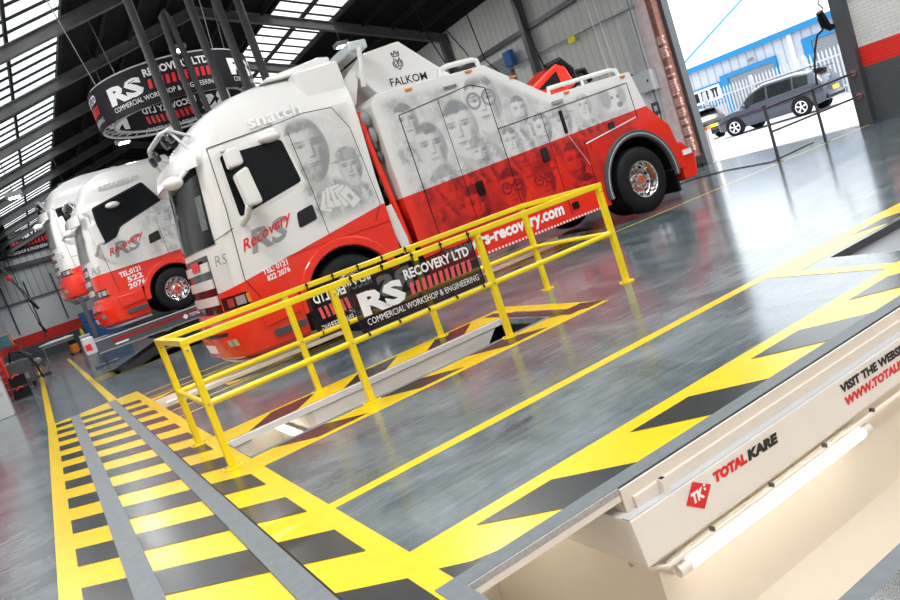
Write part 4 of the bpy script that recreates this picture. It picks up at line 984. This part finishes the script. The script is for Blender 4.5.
# third truck
w3 = dict(w2); w3.update(paint=paint('third truck paint', .6, 1.15, 2.0, 1.5), axle=(2.25, .64, .52), hub='red', rs=(1.15, 1.85), tel=[('0121', (.75, 1.05, 1.1, 1.14)), ('522', (.75, .95, 1.1, 1.03)), ('2076', (.75, .85, 1.1, .93))],
  window=[(.72, 2.95), (1.75, 3.05), (1.8, 2.35), (.72, 2.15)], window_trim=[(.68, 3.0), (1.8, 3.1), (1.85, 2.3), (.68, 2.1)], name=('RS', (2.1, 3.3, 2.2, 3.35)), handle=(1.6, 1.8), mirror=(.62, 2.2))
t3, W3 = truck('rearmost recovery truck, raised highest, partly hidden behind the second truck', (.95, 26.75, 1.95), LV1, 2,
   (1.75, 2.84, lambda a: 1.55, lambda a: 3.2, -1.2525, mural_foliage, 40, 50), w3)
MB().prism([(3.0, .7), (8.5, .7), (8.5, 2.2), (6, 2.4), (5.0, 3.0), (3.0, 3.0)], -1.2, 1.2).build('recovery_body', M['white'], t3, .02)
MB().box(2.6, -.45, .5, 8.4, .45, .8).build('chassis', M['blk'], t3)
wheel(t3, (7.4, -1.2, .64), .52, -1, 'red'); wheel(t3, (7.4, 1.2, .64), .52, 1, 'red')

# ------------------------------------------------------------------ lifts
t = thing('scissor_lift', 'dark grey scissor lift holding up the second truck', 'vehicle lift', (1, 20.6, 0))
k = lambda o: child(o, t)
for ya, yb in ((19.3, 20.0), (21.3, 22.0)):
    pf = k(MB().box(.95, ya, .64, 11.5, yb, .94).build('platform', M['dgrey'], None, .01))
    for (n_, m_, a_, b_) in (('red_stripe', M['darkred'], (1.3, ya - .004, .80), (11.4, ya, .88)), ('edge_strip', M['lgrey'], (.95, ya - .012, .94), (11.5, ya + .03, .97)), ('bottom_strip', M['grey'], (.95, ya - .01, .64), (11.5, ya, .675))):
        o = MB().box(*a_, *b_).build(n_, m_); o.parent = pf
for ya in (20.08, 21.2):
    k(MB().beam((1.32, ya, -.02), (3.5, ya, .60), .14, .20).build('scissor_arm', M['dgrey'])); k(MB().beam((4.2, ya + .16, -.1), (2.3, ya + .16, .60), .12, .18).build('scissor_arm', M['castiron']))
k(MB().box(1.3, 20.0, -.40, 4.3, 21.3, -.3).tube([(1.4, 20.0, -.05), (1.4, 21.4, -.05)], .06).build('base_frame', M['castiron']))
k(MB().tube([(2.9, 20.02, .38), (2.9, 21.4, .38)], .07, 12).build('pivot', M['castiron']))
l1 = MB(); fl_ = lambda u, v: Vector((u, 19.286, v))
put_text(l1, 'TOTALKARE', 3.15, .75, 3.62, .83, fl_, 0, .02, .1); l1.marks.append((len(l1.v), len(l1.f))); l1.add([fl_(1.35, .72), fl_(1.65, .72), fl_(1.65, .76), fl_(1.35, .76)], [(0, 1, 2, 3)], 0)
l1.marks.append((len(l1.v), len(l1.f))); l1.add([fl_(2.98, .79), fl_(3.05, .72), fl_(3.12, .79), fl_(3.05, .86)], [(0, 1, 2, 3)], 0)
k(l1.build('lettering', M['wlet']))
k(MB().box(.70, 19.3, .70, .95, 20.0, 1.10).build('wheel_stop', M['lgrey'], None, .02)); k(MB().box(.72, 19.292, .8, .85, 19.3, .95).build('reflector', M['lred']))
k(MB().prism([(1.9, 20.0), (3.2, 20.0), (3.2, 21.3), (1.9, 21.3)], .90, .935, 0, 2).build('cross_beam', M['lgrey']))
# posts for the third truck
for i, (x, y_, lab) in enumerate(((1.35, 25.35, 'dark lifting column under the front of the rearmost truck'), (9.0, 25.35, 'dark lifting column under the tail of the rearmost truck'))):
    t = thing('lifting_column', lab, 'vehicle lift', (x, y_, 0))
    child(MB().box(x - .06, y_ - .06, .05, x + .06, y_ + .06, 2.2).build('mast', M['dgrey']), t); child(MB().box(x - .35, y_ - .3, 0, x + .35, y_ + .3, .06).build('foot', M['dgrey']), t)
    child(MB().box(x - .1, y_ - .05, 2.08, x + .25, y_ + 2.8, 2.17).build('fork', M['dgrey']), t)

# ------------------------------------------------------------------ hanging ring of banners
RC, RR, RZ0, RZ1 = (4.72, 19.2), 1.93, 5.5, 6.38
t = thing('banner_ring', 'round hanging truss ring wrapped in black printed banners above the trucks', 'hanging sign', (RC[0], RC[1], RZ0))
k = lambda o: child(o, t)
N = 72; q = MB()
ring = lambda rr, z: [(RC[0] + rr * math.cos(2 * PI * i / N), RC[1] + rr * math.sin(2 * PI * i / N), z) for i in range(N)]
q.loft([ring(RR, RZ0), ring(RR, RZ0 + .3), ring(RR, RZ1 - .3), ring(RR, RZ1)], caps=False); q.loft([ring(RR - .02, RZ0), ring(RR - .02, RZ1)], caps=False)
k(q.build('banner_sheet', M['bannersolid'], rec=False))
q = MB()
for rr, z in ((RR - .06, RZ0 + .05), (RR - .06, RZ1 + .02), (RR - .35, RZ0 + .1), (RR - .35, RZ1)):
    pts = ring(rr, z); q.tube(pts + [pts[0]], .03, 6)
for i in range(36):
    a = 2 * PI * i / 36; b = 2 * PI * (i + .5) / 36
    for z in (RZ0 + .08, RZ1): q.tube([(RC[0] + (RR - .06) * math.cos(a), RC[1] + (RR - .06) * math.sin(a), z), (RC[0] + (RR - .35) * math.cos(b), RC[1] + (RR - .35) * math.sin(b), z)], .012, 4)
k(q.build('truss', M['lgrey']))
q = MB()
for c0 in (-152, -62, 28, 118):   # three printed sections, outside and (mirrored) inside
    def fo(u, v, c0=c0): a = math.radians(c0 + u * 82); return Vector((RC[0] + (RR + .008) * math.cos(a), RC[1] + (RR + .008) * math.sin(a), RZ0 + .05 + v * 2.7))
    def fi(u, v, c0=c0): a = math.radians(c0 + u * 82); return Vector((RC[0] + (RR - .028) * math.cos(a), RC[1] + (RR - .028) * math.sin(a), RZ0 + .05 + v * 2.7))
    banner_print(q, fo); banner_print(q, fi)
k(q.build('lettering', [M['wlet'], M['lred']]))
q = MB()
for i in range(4):
    q.marks.append((len(q.v), len(q.f))); a = 2 * PI * i / 4 + .4; q.tube([(RC[0] + RR * math.cos(a), RC[1] + RR * math.sin(a), RZ1), (RC[0] + 1.2 * RR * math.cos(a), RC[1] + 1.2 * RR * math.sin(a), zr(RC[0] + 1.2 * RR * math.cos(a)) - .005)], .012, 5)
k(q.build('suspension_wire', M['grey']))
# far wall banner
t = thing('wall_banner', 'black company banner high on the far wall', 'banner', (.5, 57.9, 7.0))
child(box('banner_sheet', M['bannersolid'], (-1.75, 57.86, 7.0), (2.95, 57.9, 8.6)), t)
q = MB(); banner_print(q, lambda u, v: Vector((-1.7 + u * 4.6, 57.85, 6.95 + v * 5.2))); child(q.build('lettering', [M['wlet'], M['lred']]), t)
# extraction hoses
for (xx, zb_, lab) in ((3.47, 3.9, 'leftmost of the grey hoses hanging above the trucks'), (4.57, 4.1, 'thick hose hanging just right of the looped hose'), (5.10, 4.1, 'hanging hose second from the right, in front of the ring'), (5.52, 4.1, 'rightmost hanging hose, beside the skylight')):
    tag(MB().tube([(xx, 15, zr(xx) - .045), (xx + .02, 15, 6.0), (xx + .03, 15, zb_)], .085, 12).build('extraction_hose', M['hose']), lab, 'hose', 'hoses hanging in front of the banner ring')
tag(MB().tube([(4.22, 15, 4.1), (4.16, 15, 5.4), (4.10, 15, 6.45), (4.05, 15, 6.58), (3.98, 15, 6.5), (3.95, 15, 5.4), (3.98, 15, 4.1)], .06, 10).build('extraction_hose', M['hose']), 'hose looped double, hanging in the middle of the hoses', 'hose', 'hoses hanging in front of the banner ring')

# high bay lamps
def lamp(x, y_, z, lab, power, size=1.1):
    t = thing('high_bay_lamp', lab, 'lamp', (x, y_, z), 0, 'high bay lamps under the roof')
    MB().box(-.22, -.22, 0, .22, .22, .14).build('housing', M['grey'], t, .02); MB().box(-.14, -.14, -.02, .14, .14, 0).build('diffuser', M['lamp'], t)
    MB().tube([(0, 0, .14), (0, 0, max(.3, zr(x) - z))], .012, 6).build('hanger', M['castiron'], t)
    ld = bpy.data.lights.new('lamp_light', 'AREA'); ld.shape = 'DISK'; ld.size = size; ld.energy = power; ld.color = (1, .985, .96)
    lo = bpy.data.objects.new('lamp_light', ld); C.objects.link(lo); lo.location = (0, 0, -.06); lo.parent = t; return t
LP = 120
for x, y_, z, lab in ((11.85, 24, 7.5, 'lamp under the dark roof right of the skylight'), (6.5, 24, 8.4, 'lamp behind the hanging hoses above the banner ring'), (3.9, 23.5, 6.0, 'lamp just below the left of the banner ring'), (.7, 24, 5.35, 'lamp at the left edge beneath the skylight'),
                      (3.0, 36, 7.2, 'farther lamp over the walkway'), (9.5, 38, 7.6, 'farthest lamp near the ridge')):
    lamp(x, y_, z, lab, LP * (.5 if z < 6.5 else 1.2), .3)
for x, y_ in ((1.5, 1.0), (7.0, 1.5), (12.5, 3.5), (2.0, 7.5), (8.0, 6.8), (13.2, 8.5), (3.0, -2.5), (9.0, -2.5), (-.8, 4.5), (-1.2, 11)):  # out-of-view lamps added to brighten the foreground
    lamp(x, y_, 7.0, 'added unseen lamp over the near bays', LP * 1.1)
lamp(-1.2, 17.0, 7.0, 'added unseen lamp high over the left edge of the walkway', LP * 2.2)  # added beyond the frame to light the raised trucks
lamp(7.5, 15.5, 8.6, 'added unseen lamp by the ridge behind the largest truck', LP * 1.5)  # added above the frame for extra light over the truck bays

# ------------------------------------------------------------------ far and left clutter
t = thing('storage_bin', 'large blue storage cabinet by the far wall behind the lift', 'cabinet', (3, 45, 0)); k = lambda o: child(o, t)
k(box('body', M['blue'], (2.0, 45, .0), (3.9, 46, 1.95), None, .02)); k(box('lid', simple('deep blue', (.004, .05, .2), .4), (1.98, 44.97, 1.35), (3.92, 45.0, 1.42))); k(box('door', M['blue'], (2.05, 44.96, .1), (3.85, 44.985, 1.3), None, .01))
t = thing('workbench', 'low trestle by the far wall with a white vehicle panel on it', 'workbench', (.6, 44, 0)); k = lambda o: child(o, t)
k(box('bench_top', M['grey'], (-.3, 44, .78), (1.3, 44.6, .84)))
for x in (-.22, 1.18):
    for y_ in (44.05, 44.5): k(box('leg', M['grey'], (x, y_, 0), (x + .05, y_ + .05, .78)))
q = MB().loft([[(x, 44.3 + .22 * math.cos(a) * s, .95 + .11 * s * math.sin(a) * 1.0) for a in np.linspace(0, 2 * PI, 10, endpoint=False)] for x, s in ((-.35, .3), (-.1, .7), (.3, 1.0), (.7, .8), (1.0, 1.0), (1.35, .5))])
tag(q.build('vehicle_panel', M['white']), 'white moulded vehicle panel lying on the far trestle', 'vehicle part')
t = thing('vacuum_cleaner', 'yellow and black wet vacuum standing before the far wall', 'vacuum cleaner', (1.35, 43.5, 0)); k = lambda o: child(o, t)
k(MB().revolve([(0, -.2), (.2, -.2), (.22, .15), (0, .2)], (0, 0, 0), 12).build('x', M['blk'])) if False else None
k(MB().disc_z((1.15, 43.5, .1), .22, .45).build('drum', M['amber'])); k(MB().disc_z((1.15, 43.5, .55), .2, .2).build('motor_head', M['blk'])); k(MB().tube([(.95, 43.4, .08), (.95, 43.5, .08)], .08).tube([(1.35, 43.4, .08), (1.35, 43.5, .08)], .08).build('castor', M['blk']))
t = thing('parts_washer', 'pale grey machine next to the yellow vacuum', 'machine', (1.75, 43.6, 0)); k = lambda o: child(o, t)
k(box('body', M['lgrey'], (1.55, 43.4, .06), (2.05, 43.9, .72), None, .02)); k(box('lid', M['wlet'], (1.53, 43.38, .72), (2.07, 43.92, .8), None, .02)); k(MB().box(1.6, 43.42, 0, 1.7, 43.52, .06).box(1.9, 43.42, 0, 2.0, 43.52, .06).box(1.6, 43.8, 0, 1.7, 43.9, .06).box(1.9, 43.8, 0, 2.0, 43.9, .06).build('foot', M['blk']))
tag(MB().loft([[(1.75 + .09 * s * math.cos(a), 43.6 + .09 * s * math.sin(a), z) for a in np.linspace(0, 2 * PI, 10, endpoint=False)] for z, s in ((.8, 1), (1.05, 1), (1.12, .4), (1.2, .3))]).build('spray_bottle', simple('lime plastic', (.5, .6, .02), .4)), 'lime bottle standing on the pale grey machine', 'bottle')
# left side
t = thing('steel_cabinet', 'light grey steel cabinet cut off by the left edge', 'cabinet', (-1.4, 20, 0)); k = lambda o: child(o, t)
k(box('body', M['lgrey'], (-1.75, 19.7, 0), (-1.12, 20.3, 1.05), None, .015)); k(box('drawer', M['lgrey'], (-1.70, 19.68, .55), (-1.17, 19.7, 1.0))); k(box('handle', M['blk'], (-1.5, 19.66, .75), (-1.35, 19.68, .79)))
def tray(lab, z0, x0=-1.22, x1=-.80):
    t = thing('parts_tray', lab, 'tray', ((x0 + x1) / 2, 24.6, z0)); k = lambda o: child(o, t)
    k(MB().box(x0, 24.4, z0, x1, 25.0, z0 + .02).box(x0, 24.4, z0 + .02, x1, 24.42, z0 + .30).box(x0, 24.98, z0 + .02, x1, 25.0, z0 + .30).box(x0, 24.42, z0 + .02, x0 + .02, 24.98, z0 + .3).box(x1 - .02, 24.42, z0 + .02, x1, 24.98, z0 + .3).build('tray_body', M['blk']))
    k(box('shelf_edge', M['castiron'], (x0 - .01, 24.38, z0 + .30), (x1 + .01, 24.4, z0 + .325)))
    tag(MB().tube([(x0 + .1, 24.36, z0 + .26), (x0 + .2, 24.355, z0 + .335), (x0 + .28, 24.355, z0 + .30)], .02, 8).build('red_cloth', simple('orange red cloth', (.85, .05, .02), .7)), 'orange red rag on the ' + ('upper' if z0 > .2 else 'lower') + ' black parts tray', 'rag')
tray('upper black parts tray stacked on the left side', .36); tray('lower black parts tray standing on the floor at left', .0)
t = thing('tool_trolley', 'red tool trolley behind the black trays at left', 'tool trolley', (-1.45, 25.6, 0)); k = lambda o: child(o, t)
k(box('body', M['red'], (-1.7, 25.2, .1), (-1.2, 26.0, 1.25), None, .02))
for i in range(5):
    d_ = k(box('drawer', M['darkred'], (-1.67, 25.18, .15 + i * .21), (-1.23, 25.2, .33 + i * .21)))
    o = box('handle', M['steel'], (-1.6, 25.16, .29 + i * .21), (-1.3, 25.18, .31 + i * .21)); o.parent = d_
for x in (-1.65, -1.3): k(MB().tube([(x, 25.4, .05), (x + .05, 25.4, .05)], .05).tube([(x, 25.8, .05), (x + .05, 25.8, .05)], .05).build('castor', M['blk']))
t = thing('compressor', 'dark grey workshop machine with hoses on the left side', 'machine', (-1.0, 29, 0)); k = lambda o: child(o, t)
k(box('body', M['dgrey'], (-1.35, 28.7, .12), (-.62, 29.4, .95), None, .04)); k(box('front_panel', M['grey'], (-1.2, 28.68, .3), (-.8, 28.7, .5)))
k(MB().tube([(-1.2, 28.9, .95), (-1.1, 28.8, 1.3), (-.8, 28.8, 1.2), (-.5, 28.7, .7), (-.45, 28.7, .15)], .03, 8).build('hose', M['blk']))
for x in (-1.25, -.8): k(MB().tube([(x, 28.8, .06), (x + .08, 28.8, .06)], .06).tube([(x, 29.3, .06), (x + .08, 29.3, .06)], .06).build('wheel', M['blk']))
t = thing('diagnostic_trolley', 'tall trolley with a blue screen behind the dark machine', 'trolley', (-1.2, 31, 0)); k = lambda o: child(o, t)
k(MB().box(-1.5, 30.8, .1, -1.45, 30.85, 1.5).box(-.8, 30.8, .1, -.75, 30.85, 1.5).box(-1.5, 30.8, 1.45, -.75, 31.3, 1.5).box(-1.5, 30.8, .8, -.75, 31.3, .84).box(-1.5, 30.8, .06, -.75, 31.3, .12).build('frame', M['castiron']))
k(box('screen', simple('teal screen', (.05, .22, .28), .2), (-1.4, 30.9, 1.52), (-1.0, 30.95, 1.9))); k(box('bracket', M['amber'], (-.98, 30.9, 1.5), (-.92, 30.95, 1.95)))
random.seed(9)
for i, (c_, lab) in enumerate((('white', 'white cloth on the middle shelf of the tall trolley'), ('blue', 'blue cloth beside the white cloth on the tall trolley'))):
    tag(MB().ball((-1.3 + i * .32, 31.0, .90), .16, .12, .055).build('cloth', M[c_]), lab, 'cloth')
t = thing('engine_stand', 'metal bracket stand with pipes near the walkway line', 'stand', (-.4, 33, 0)); k = lambda o: child(o, t)
k(MB().tube([(-.9, 33, .05), (-.5, 33, .05), (-.2, 33, .05)], .05).tube([(-.8, 33, .05), (-.6, 33, .9), (-.3, 33, .3)], .035).tube([(-.6, 33, .9), (-.9, 33.2, 1.2)], .03).build('frame', M['castiron'])); k(MB().tube([(-.35, 32.9, .08), (-.1, 32.9, .5)], .06).ball((-.5, 33, .6), .18, .15, .16).build('pipework', M['grey']))
# chain pendant hanging in front of the far wall
t = thing('chain_hoist', 'chain hoist control hanging before the far wall at left', 'hoist', (.0, 40, 3)); k = lambda o: child(o, t)
q = MB(); random.seed(12)
for i in range(16): q.ball((-.45 + i * .045, 40, 4.9 - i * .13), .07, .06, .09, 0, 8, 5)
k(q.build('chain', M['castiron'])); k(MB().tube([(-.45, 40, 4.9), (-.47, 40, zr(-.47) - .02)], .025).build('cable', M['castiron'])); k(MB().tube([(.1, 40, 3.2), (.3, 40, 2.7)], .07).build('control', M['blk'])); k(MB().ball((-.35, 40, 4.45), .12, .08, .14).build('hook_block', M['lred']))
t = thing('hanging_control', 'small black controller hanging low before the far red band', 'control pendant', (.2, 42, 1.5)); k = lambda o: child(o, t)
k(MB().tube([(-.2, 42, zr(-.2) - .05), (-.1, 42, 4), (.08, 42, 2.1)], .02).build('cable', M['blk'])); k(MB().tube([(.08, 42, 2.1), (.25, 42, 1.55)], .05).build('handset', M['blk']))

# ------------------------------------------------------------------ outside
struct(MB().box(16.62, -60, -.12, 120, 120, -.01).build('floor_outside', M['apron']), 'pale yard outside the door')
q = MB(); q.box(16.62, -30, -.01, 16.9, 40, .0); trim(q, M['castiron'])
# yard building: wall line from (36,31.6) to (36,21.8) and on
B = thing('warehouse', 'pale clad warehouse with bright blue trim across the yard', 'building', (36.4, 26, 0)); k = lambda o: child(o, t)
k = lambda o: child(o, B)
EA = 3.72
k(MB().box(36.0, 2, 1.15, 36.2, 42, EA).build('cladding_wall', M['cladout'])); k(MB().box(36.0, 2, 0, 36.22, 42, 1.15).build('brick_plinth', brick_wall_mat('pink brickwork', (.62, .40, .40))))
k(MB().add([(35.8, 2, EA + .08), (35.8, 31.7, EA + .08), (46, 31.7, EA + 4.4), (46, 2, EA + 4.4), (35.8, 2, EA + .2), (35.8, 31.7, EA + .2), (46, 31.7, EA + 4.5), (46, 2, EA + 4.5)], [(0, 1, 2, 3), (7, 6, 5, 4), (0, 4, 5, 1), (1, 5, 6, 2), (2, 6, 7, 3), (3, 7, 4, 0)]).build('roof', M['roofout']))
k(MB().box(35.72, 2, EA - .12, 35.85, 31.75, EA + .18).beam((35.8, 31.75, EA + .2), (46, 31.75, EA + 4.5), .12, .2).build('blue_gutter', M['skyblue']))
k(MB().add([(40 - 3, 26.5, 4.45), (40 - 3, 27.2, 4.45), (44, 27.2, 7.75), (44, 26.5, 7.75)], [(0, 1, 2, 3)]).build('roof_light', simple('grey roof light', (.6, .61, .6), .6)))
k(MB().add([(37, 22.0, 4.45), (37, 22.5, 4.45), (42, 22.5, 6.9), (42, 22.0, 6.9)], [(0, 1, 2, 3)]).build('roof_light', simple('grey roof light', (.6, .61, .6), .6)))
for (ya, yb, z) in ((25.5, 28.4, 2.62), (19.0, 23.2, 2.9)):
    d_ = k(MB().box(35.93, ya, 0, 35.99, yb, z).build('roller_door', M['shutter']))
    o = MB().box(35.85, ya - .2, 0, 36.0, ya, z + .25).box(35.85, yb, 0, 36.0, yb + .5, z + .25).box(35.86, ya, z, 36.0, yb, z + .25).build('door_frame', M['skyblue']); o.parent = d_
wn = k(MB().box(35.9, 28.95, 1.62, 36.0, 31.35, 2.62).box(35.89, 28.8, 1.4, 35.99, 31.5, 1.55).build('window', M['skyblue']))
o = MB().box(35.86, 29.05, 1.72, 35.9, 31.25, 2.52).build('white_frame', M['wlet']); o.parent = wn
for ya in (29.2, 29.9, 30.6):
    o = MB().box(35.84, ya, 1.85, 35.86, ya + .5, 2.4).build('pane', M['glassblk']); o.parent = wn
k(MB().box(35.86, 24.2, 0, 35.98, 24.4, EA - .1).build('downpipe', M['wlet'])); k(MB().box(35.8, 26.6, 3.1, 35.98, 26.85, 3.2).ball((35.75, 26.7, 3.13), .15, .15, .08).build('wall_lamp', M['grey']))
# palisade fence
Fn = thing('palisade_fence', 'galvanised palisade fence in front of the warehouse', 'fence', (31, 24, 0)); k = lambda o: child(o, Fn)
for i in range(92):
    y_ = 9.5 + i * .185
    k(MB().prism([(y_, .08), (y_ + .075, .08), (y_ + .075, 2.05), (y_ + .0375, 2.2), (y_, 2.05)], 30.98, 31.0, 0, 0).build('pale', M['galv']))
k(MB().box(31.0, 9.4, .45, 31.05, 26.6, .52).box(31.0, 9.4, 1.75, 31.05, 26.6, 1.82).build('rail', M['galv']))
for i in range(7): k(MB().box(31.05, 9.6 + i * 2.75, 0, 31.15, 9.72 + i * 2.75, 2.25).build('fence_post', M['galv']))

def car(label, loc, rz, m, plate):
    t = thing('car', label, 'car', loc, rz)
    ST = [(-2.32, .72, .48, .90, .96), (-2.22, .86, .32, 1.02, 1.16), (-1.95, .92, .27, 1.08, 1.50), (-1.2, .93, .24, 1.04, 1.64), (0, .93, .24, 1.0, 1.67), (.55, .93, .24, .98, 1.52), (1.25, .93, .24, .96, 1.04), (1.85, .91, .26, .88, .94), (2.2, .82, .32, .72, .80), (2.34, .62, .42, .58, .64)]
    def sec(i_, off=0.):
        x, hw, zb_, zt_, zr_ = i_; h = [(0, zb_), (hw * .93, zb_), (hw, zb_ + .2), (hw + off, zt_ - .12), (hw * .97 + off, zt_), (hw * .80 + off, zr_ - .06), (hw * .62, zr_), (0, zr_ + .015)]
        return [(x, y, z) for y, z in h] + [(x, -y, z) for y, z in reversed(h[1:-1])]
    fine = []
    for a, b in zip(ST, ST[1:]):
        for j in range(4): fine.append([a[i] + (b[i] - a[i]) * (j / 4) for i in range(5)])
    fine.append(ST[-1])
    MB().loft([sec(s) for s in fine]).build('body', m, t)
    def at(x): 
        for a, b in zip(ST, ST[1:]):
            if a[0] <= x <= b[0]: tt = (x - a[0]) / (b[0] - a[0]); return [a[i] + (b[i] - a[i]) * tt for i in range(5)]
    for s in (-1, 1):
        for xa, xb in ((-1.75, -1.2), (-1.12, -.15), (-.07, .95)):
            n = 6; lo, hi = [], []
            for j in range(n + 1):
                a = at(xa + (xb - xa) * j / n); hh = max(.02, (a[4] - .06) - a[3])
                def pt(f_): y = (a[1] * .97 + (a[1] * .80 - a[1] * .97) * f_) + .008; return (a[0], s * y, a[3] + hh * f_)
                lo.append(pt(.08)); hi.append(pt(.88))
            MB().loft([lo, hi], False, caps=False).build('side_window', M['glassblk'], t)
    def across(x0, x1, nm, f0=.92):
        rows = []
        for j in range(6):
            a = at(x0 + (x1 - x0) * j / 5); rows.append([(a[0], y * a[1] * .60, a[4] + .022 - .0) for y in np.linspace(-1, 1, 6)])
        MB().loft(rows, False, caps=False).build(nm, M['glassblk'], t)
    across(.62, 1.2, 'windscreen'); across(-2.18, -1.97, 'rear_window')
    for s in (-1, 1):
        for x in (1.42, -1.35):
            MB().revolve([(0, s * .0), (.40, s * 0.0), (.41, -s * .02)], (x, s * .945, .36), 24).build('arch_liner', M['blk'], t)
            w_ = MB().revolve([(0, s * .02), (.2, s * .02), (.31, s * .0), (.345, -s * .02), (.345, -s * .2), (0, -s * .2)], (x, s * .965, .345), 28).build('wheel', M['rubber'], t)
            q = MB().revolve([(.235, s * .005), (.22, s * .012), (.205, s * .005)], (x, s * .99, .345), 24)
            for k_ in range(5):
                for dd in (-.13, .13):
                    a = 2 * PI * k_ / 5 + .3; q.beam((x + .05 * math.cos(a), s * .992, .345 + .05 * math.sin(a)), (x + .215 * math.cos(a + dd), s * .992, .345 + .215 * math.sin(a + dd)), .032, .012, 0, up=(0, 1, 0))
            q.revolve([(0, s * .012), (.055, s * .01), (.06, 0)], (x, s * .99, .345), 12); q.build('alloy_rim', M['wlet'], w_)
        MB().ball((.85, s * 1.02, 1.06), .12, .09, .07).build('mirror', m, t)
        MB().box(-2.27, s * .62 - .13, .86, -2.2, s * .62 + .13, .98).build('tail_lamp', M['lred'], t); MB().ball((2.15, s * .6, .68), .12, .16, .06).build('headlamp', M['headlamp'], t)
    MB().box(-2.345, -.27, .62, -2.30, .27, .76).build('number_plate', simple('yellow plate', (.9, .72, .02), .4), t)
    MB().box(-2.31, -.78, .36, -2.26, .78, .52).build('rear_bumper_trim', M['blk'], t); MB().box(-2.2, -.6, 1.52, -1.9, .6, 1.56).build('spoiler', m, t)
    MB().tube([(-1.7, -.66, 1.62), (-1.2, -.68, 1.70), (.2, -.66, 1.70), (.35, -.66, 1.64)], .02, 6).tube([(-1.7, .66, 1.62), (-1.2, .68, 1.70), (.2, .66, 1.70), (.35, .66, 1.64)], .02, 6).build('roof_bar', M['castiron'], t)
    return t
car('dark blue grey estate car parked side on in the yard', (27.35, 19.75, -.01), math.radians(100), M['car'], None)
c2 = car('black hatchback seen from behind, half hidden by the door pier', (28.75, 25.6, -.01), math.radians(72), M['carblk'], None); c2.scale = (.88, .9, .92)

# ------------------------------------------------------------------ light
w = bpy.data.worlds.new('overcast'); S.world = w; w.use_nodes = True; nt = w.node_tree; bg = nt.nodes['Background']
tc = nt.nodes.new('ShaderNodeTexCoord'); no = nt.nodes.new('ShaderNodeTexNoise'); no.inputs['Scale'].default_value = 2.5; no.inputs['Detail'].default_value = 5
nt.links.new(tc.outputs['Generated'], no.inputs['Vector'])
cr = nt.nodes.new('ShaderNodeValToRGB'); cr.color_ramp.elements[0].color = (.62, .74, .82, 1); cr.color_ramp.elements[1].color = (1, 1, 1, 1)
cr.color_ramp.elements[0].position = .3; cr.color_ramp.elements[1].position = .62
nt.links.new(no.outputs['Fac'], cr.inputs[0]); nt.links.new(cr.outputs[0], bg.inputs['Color']); bg.inputs['Strength'].default_value = 2.4
sun = bpy.data.lights.new('sun', 'SUN'); sun.energy = 2.5; sun.angle = .5; so = bpy.data.objects.new('sun', sun); C.objects.link(so); so.rotation_euler = (math.radians(38), math.radians(18), 0)
S.view_settings.view_transform = 'Standard'; S.view_settings.look = 'None'; S.view_settings.gamma = 1; S.view_settings.use_curve_mapping = False
S.view_settings.exposure = .25
S.cycles.use_denoising = True
S.cycles.max_bounces = 8; S.cycles.transparent_max_bounces = 12
S.cycles.sample_clamp_indirect = 6
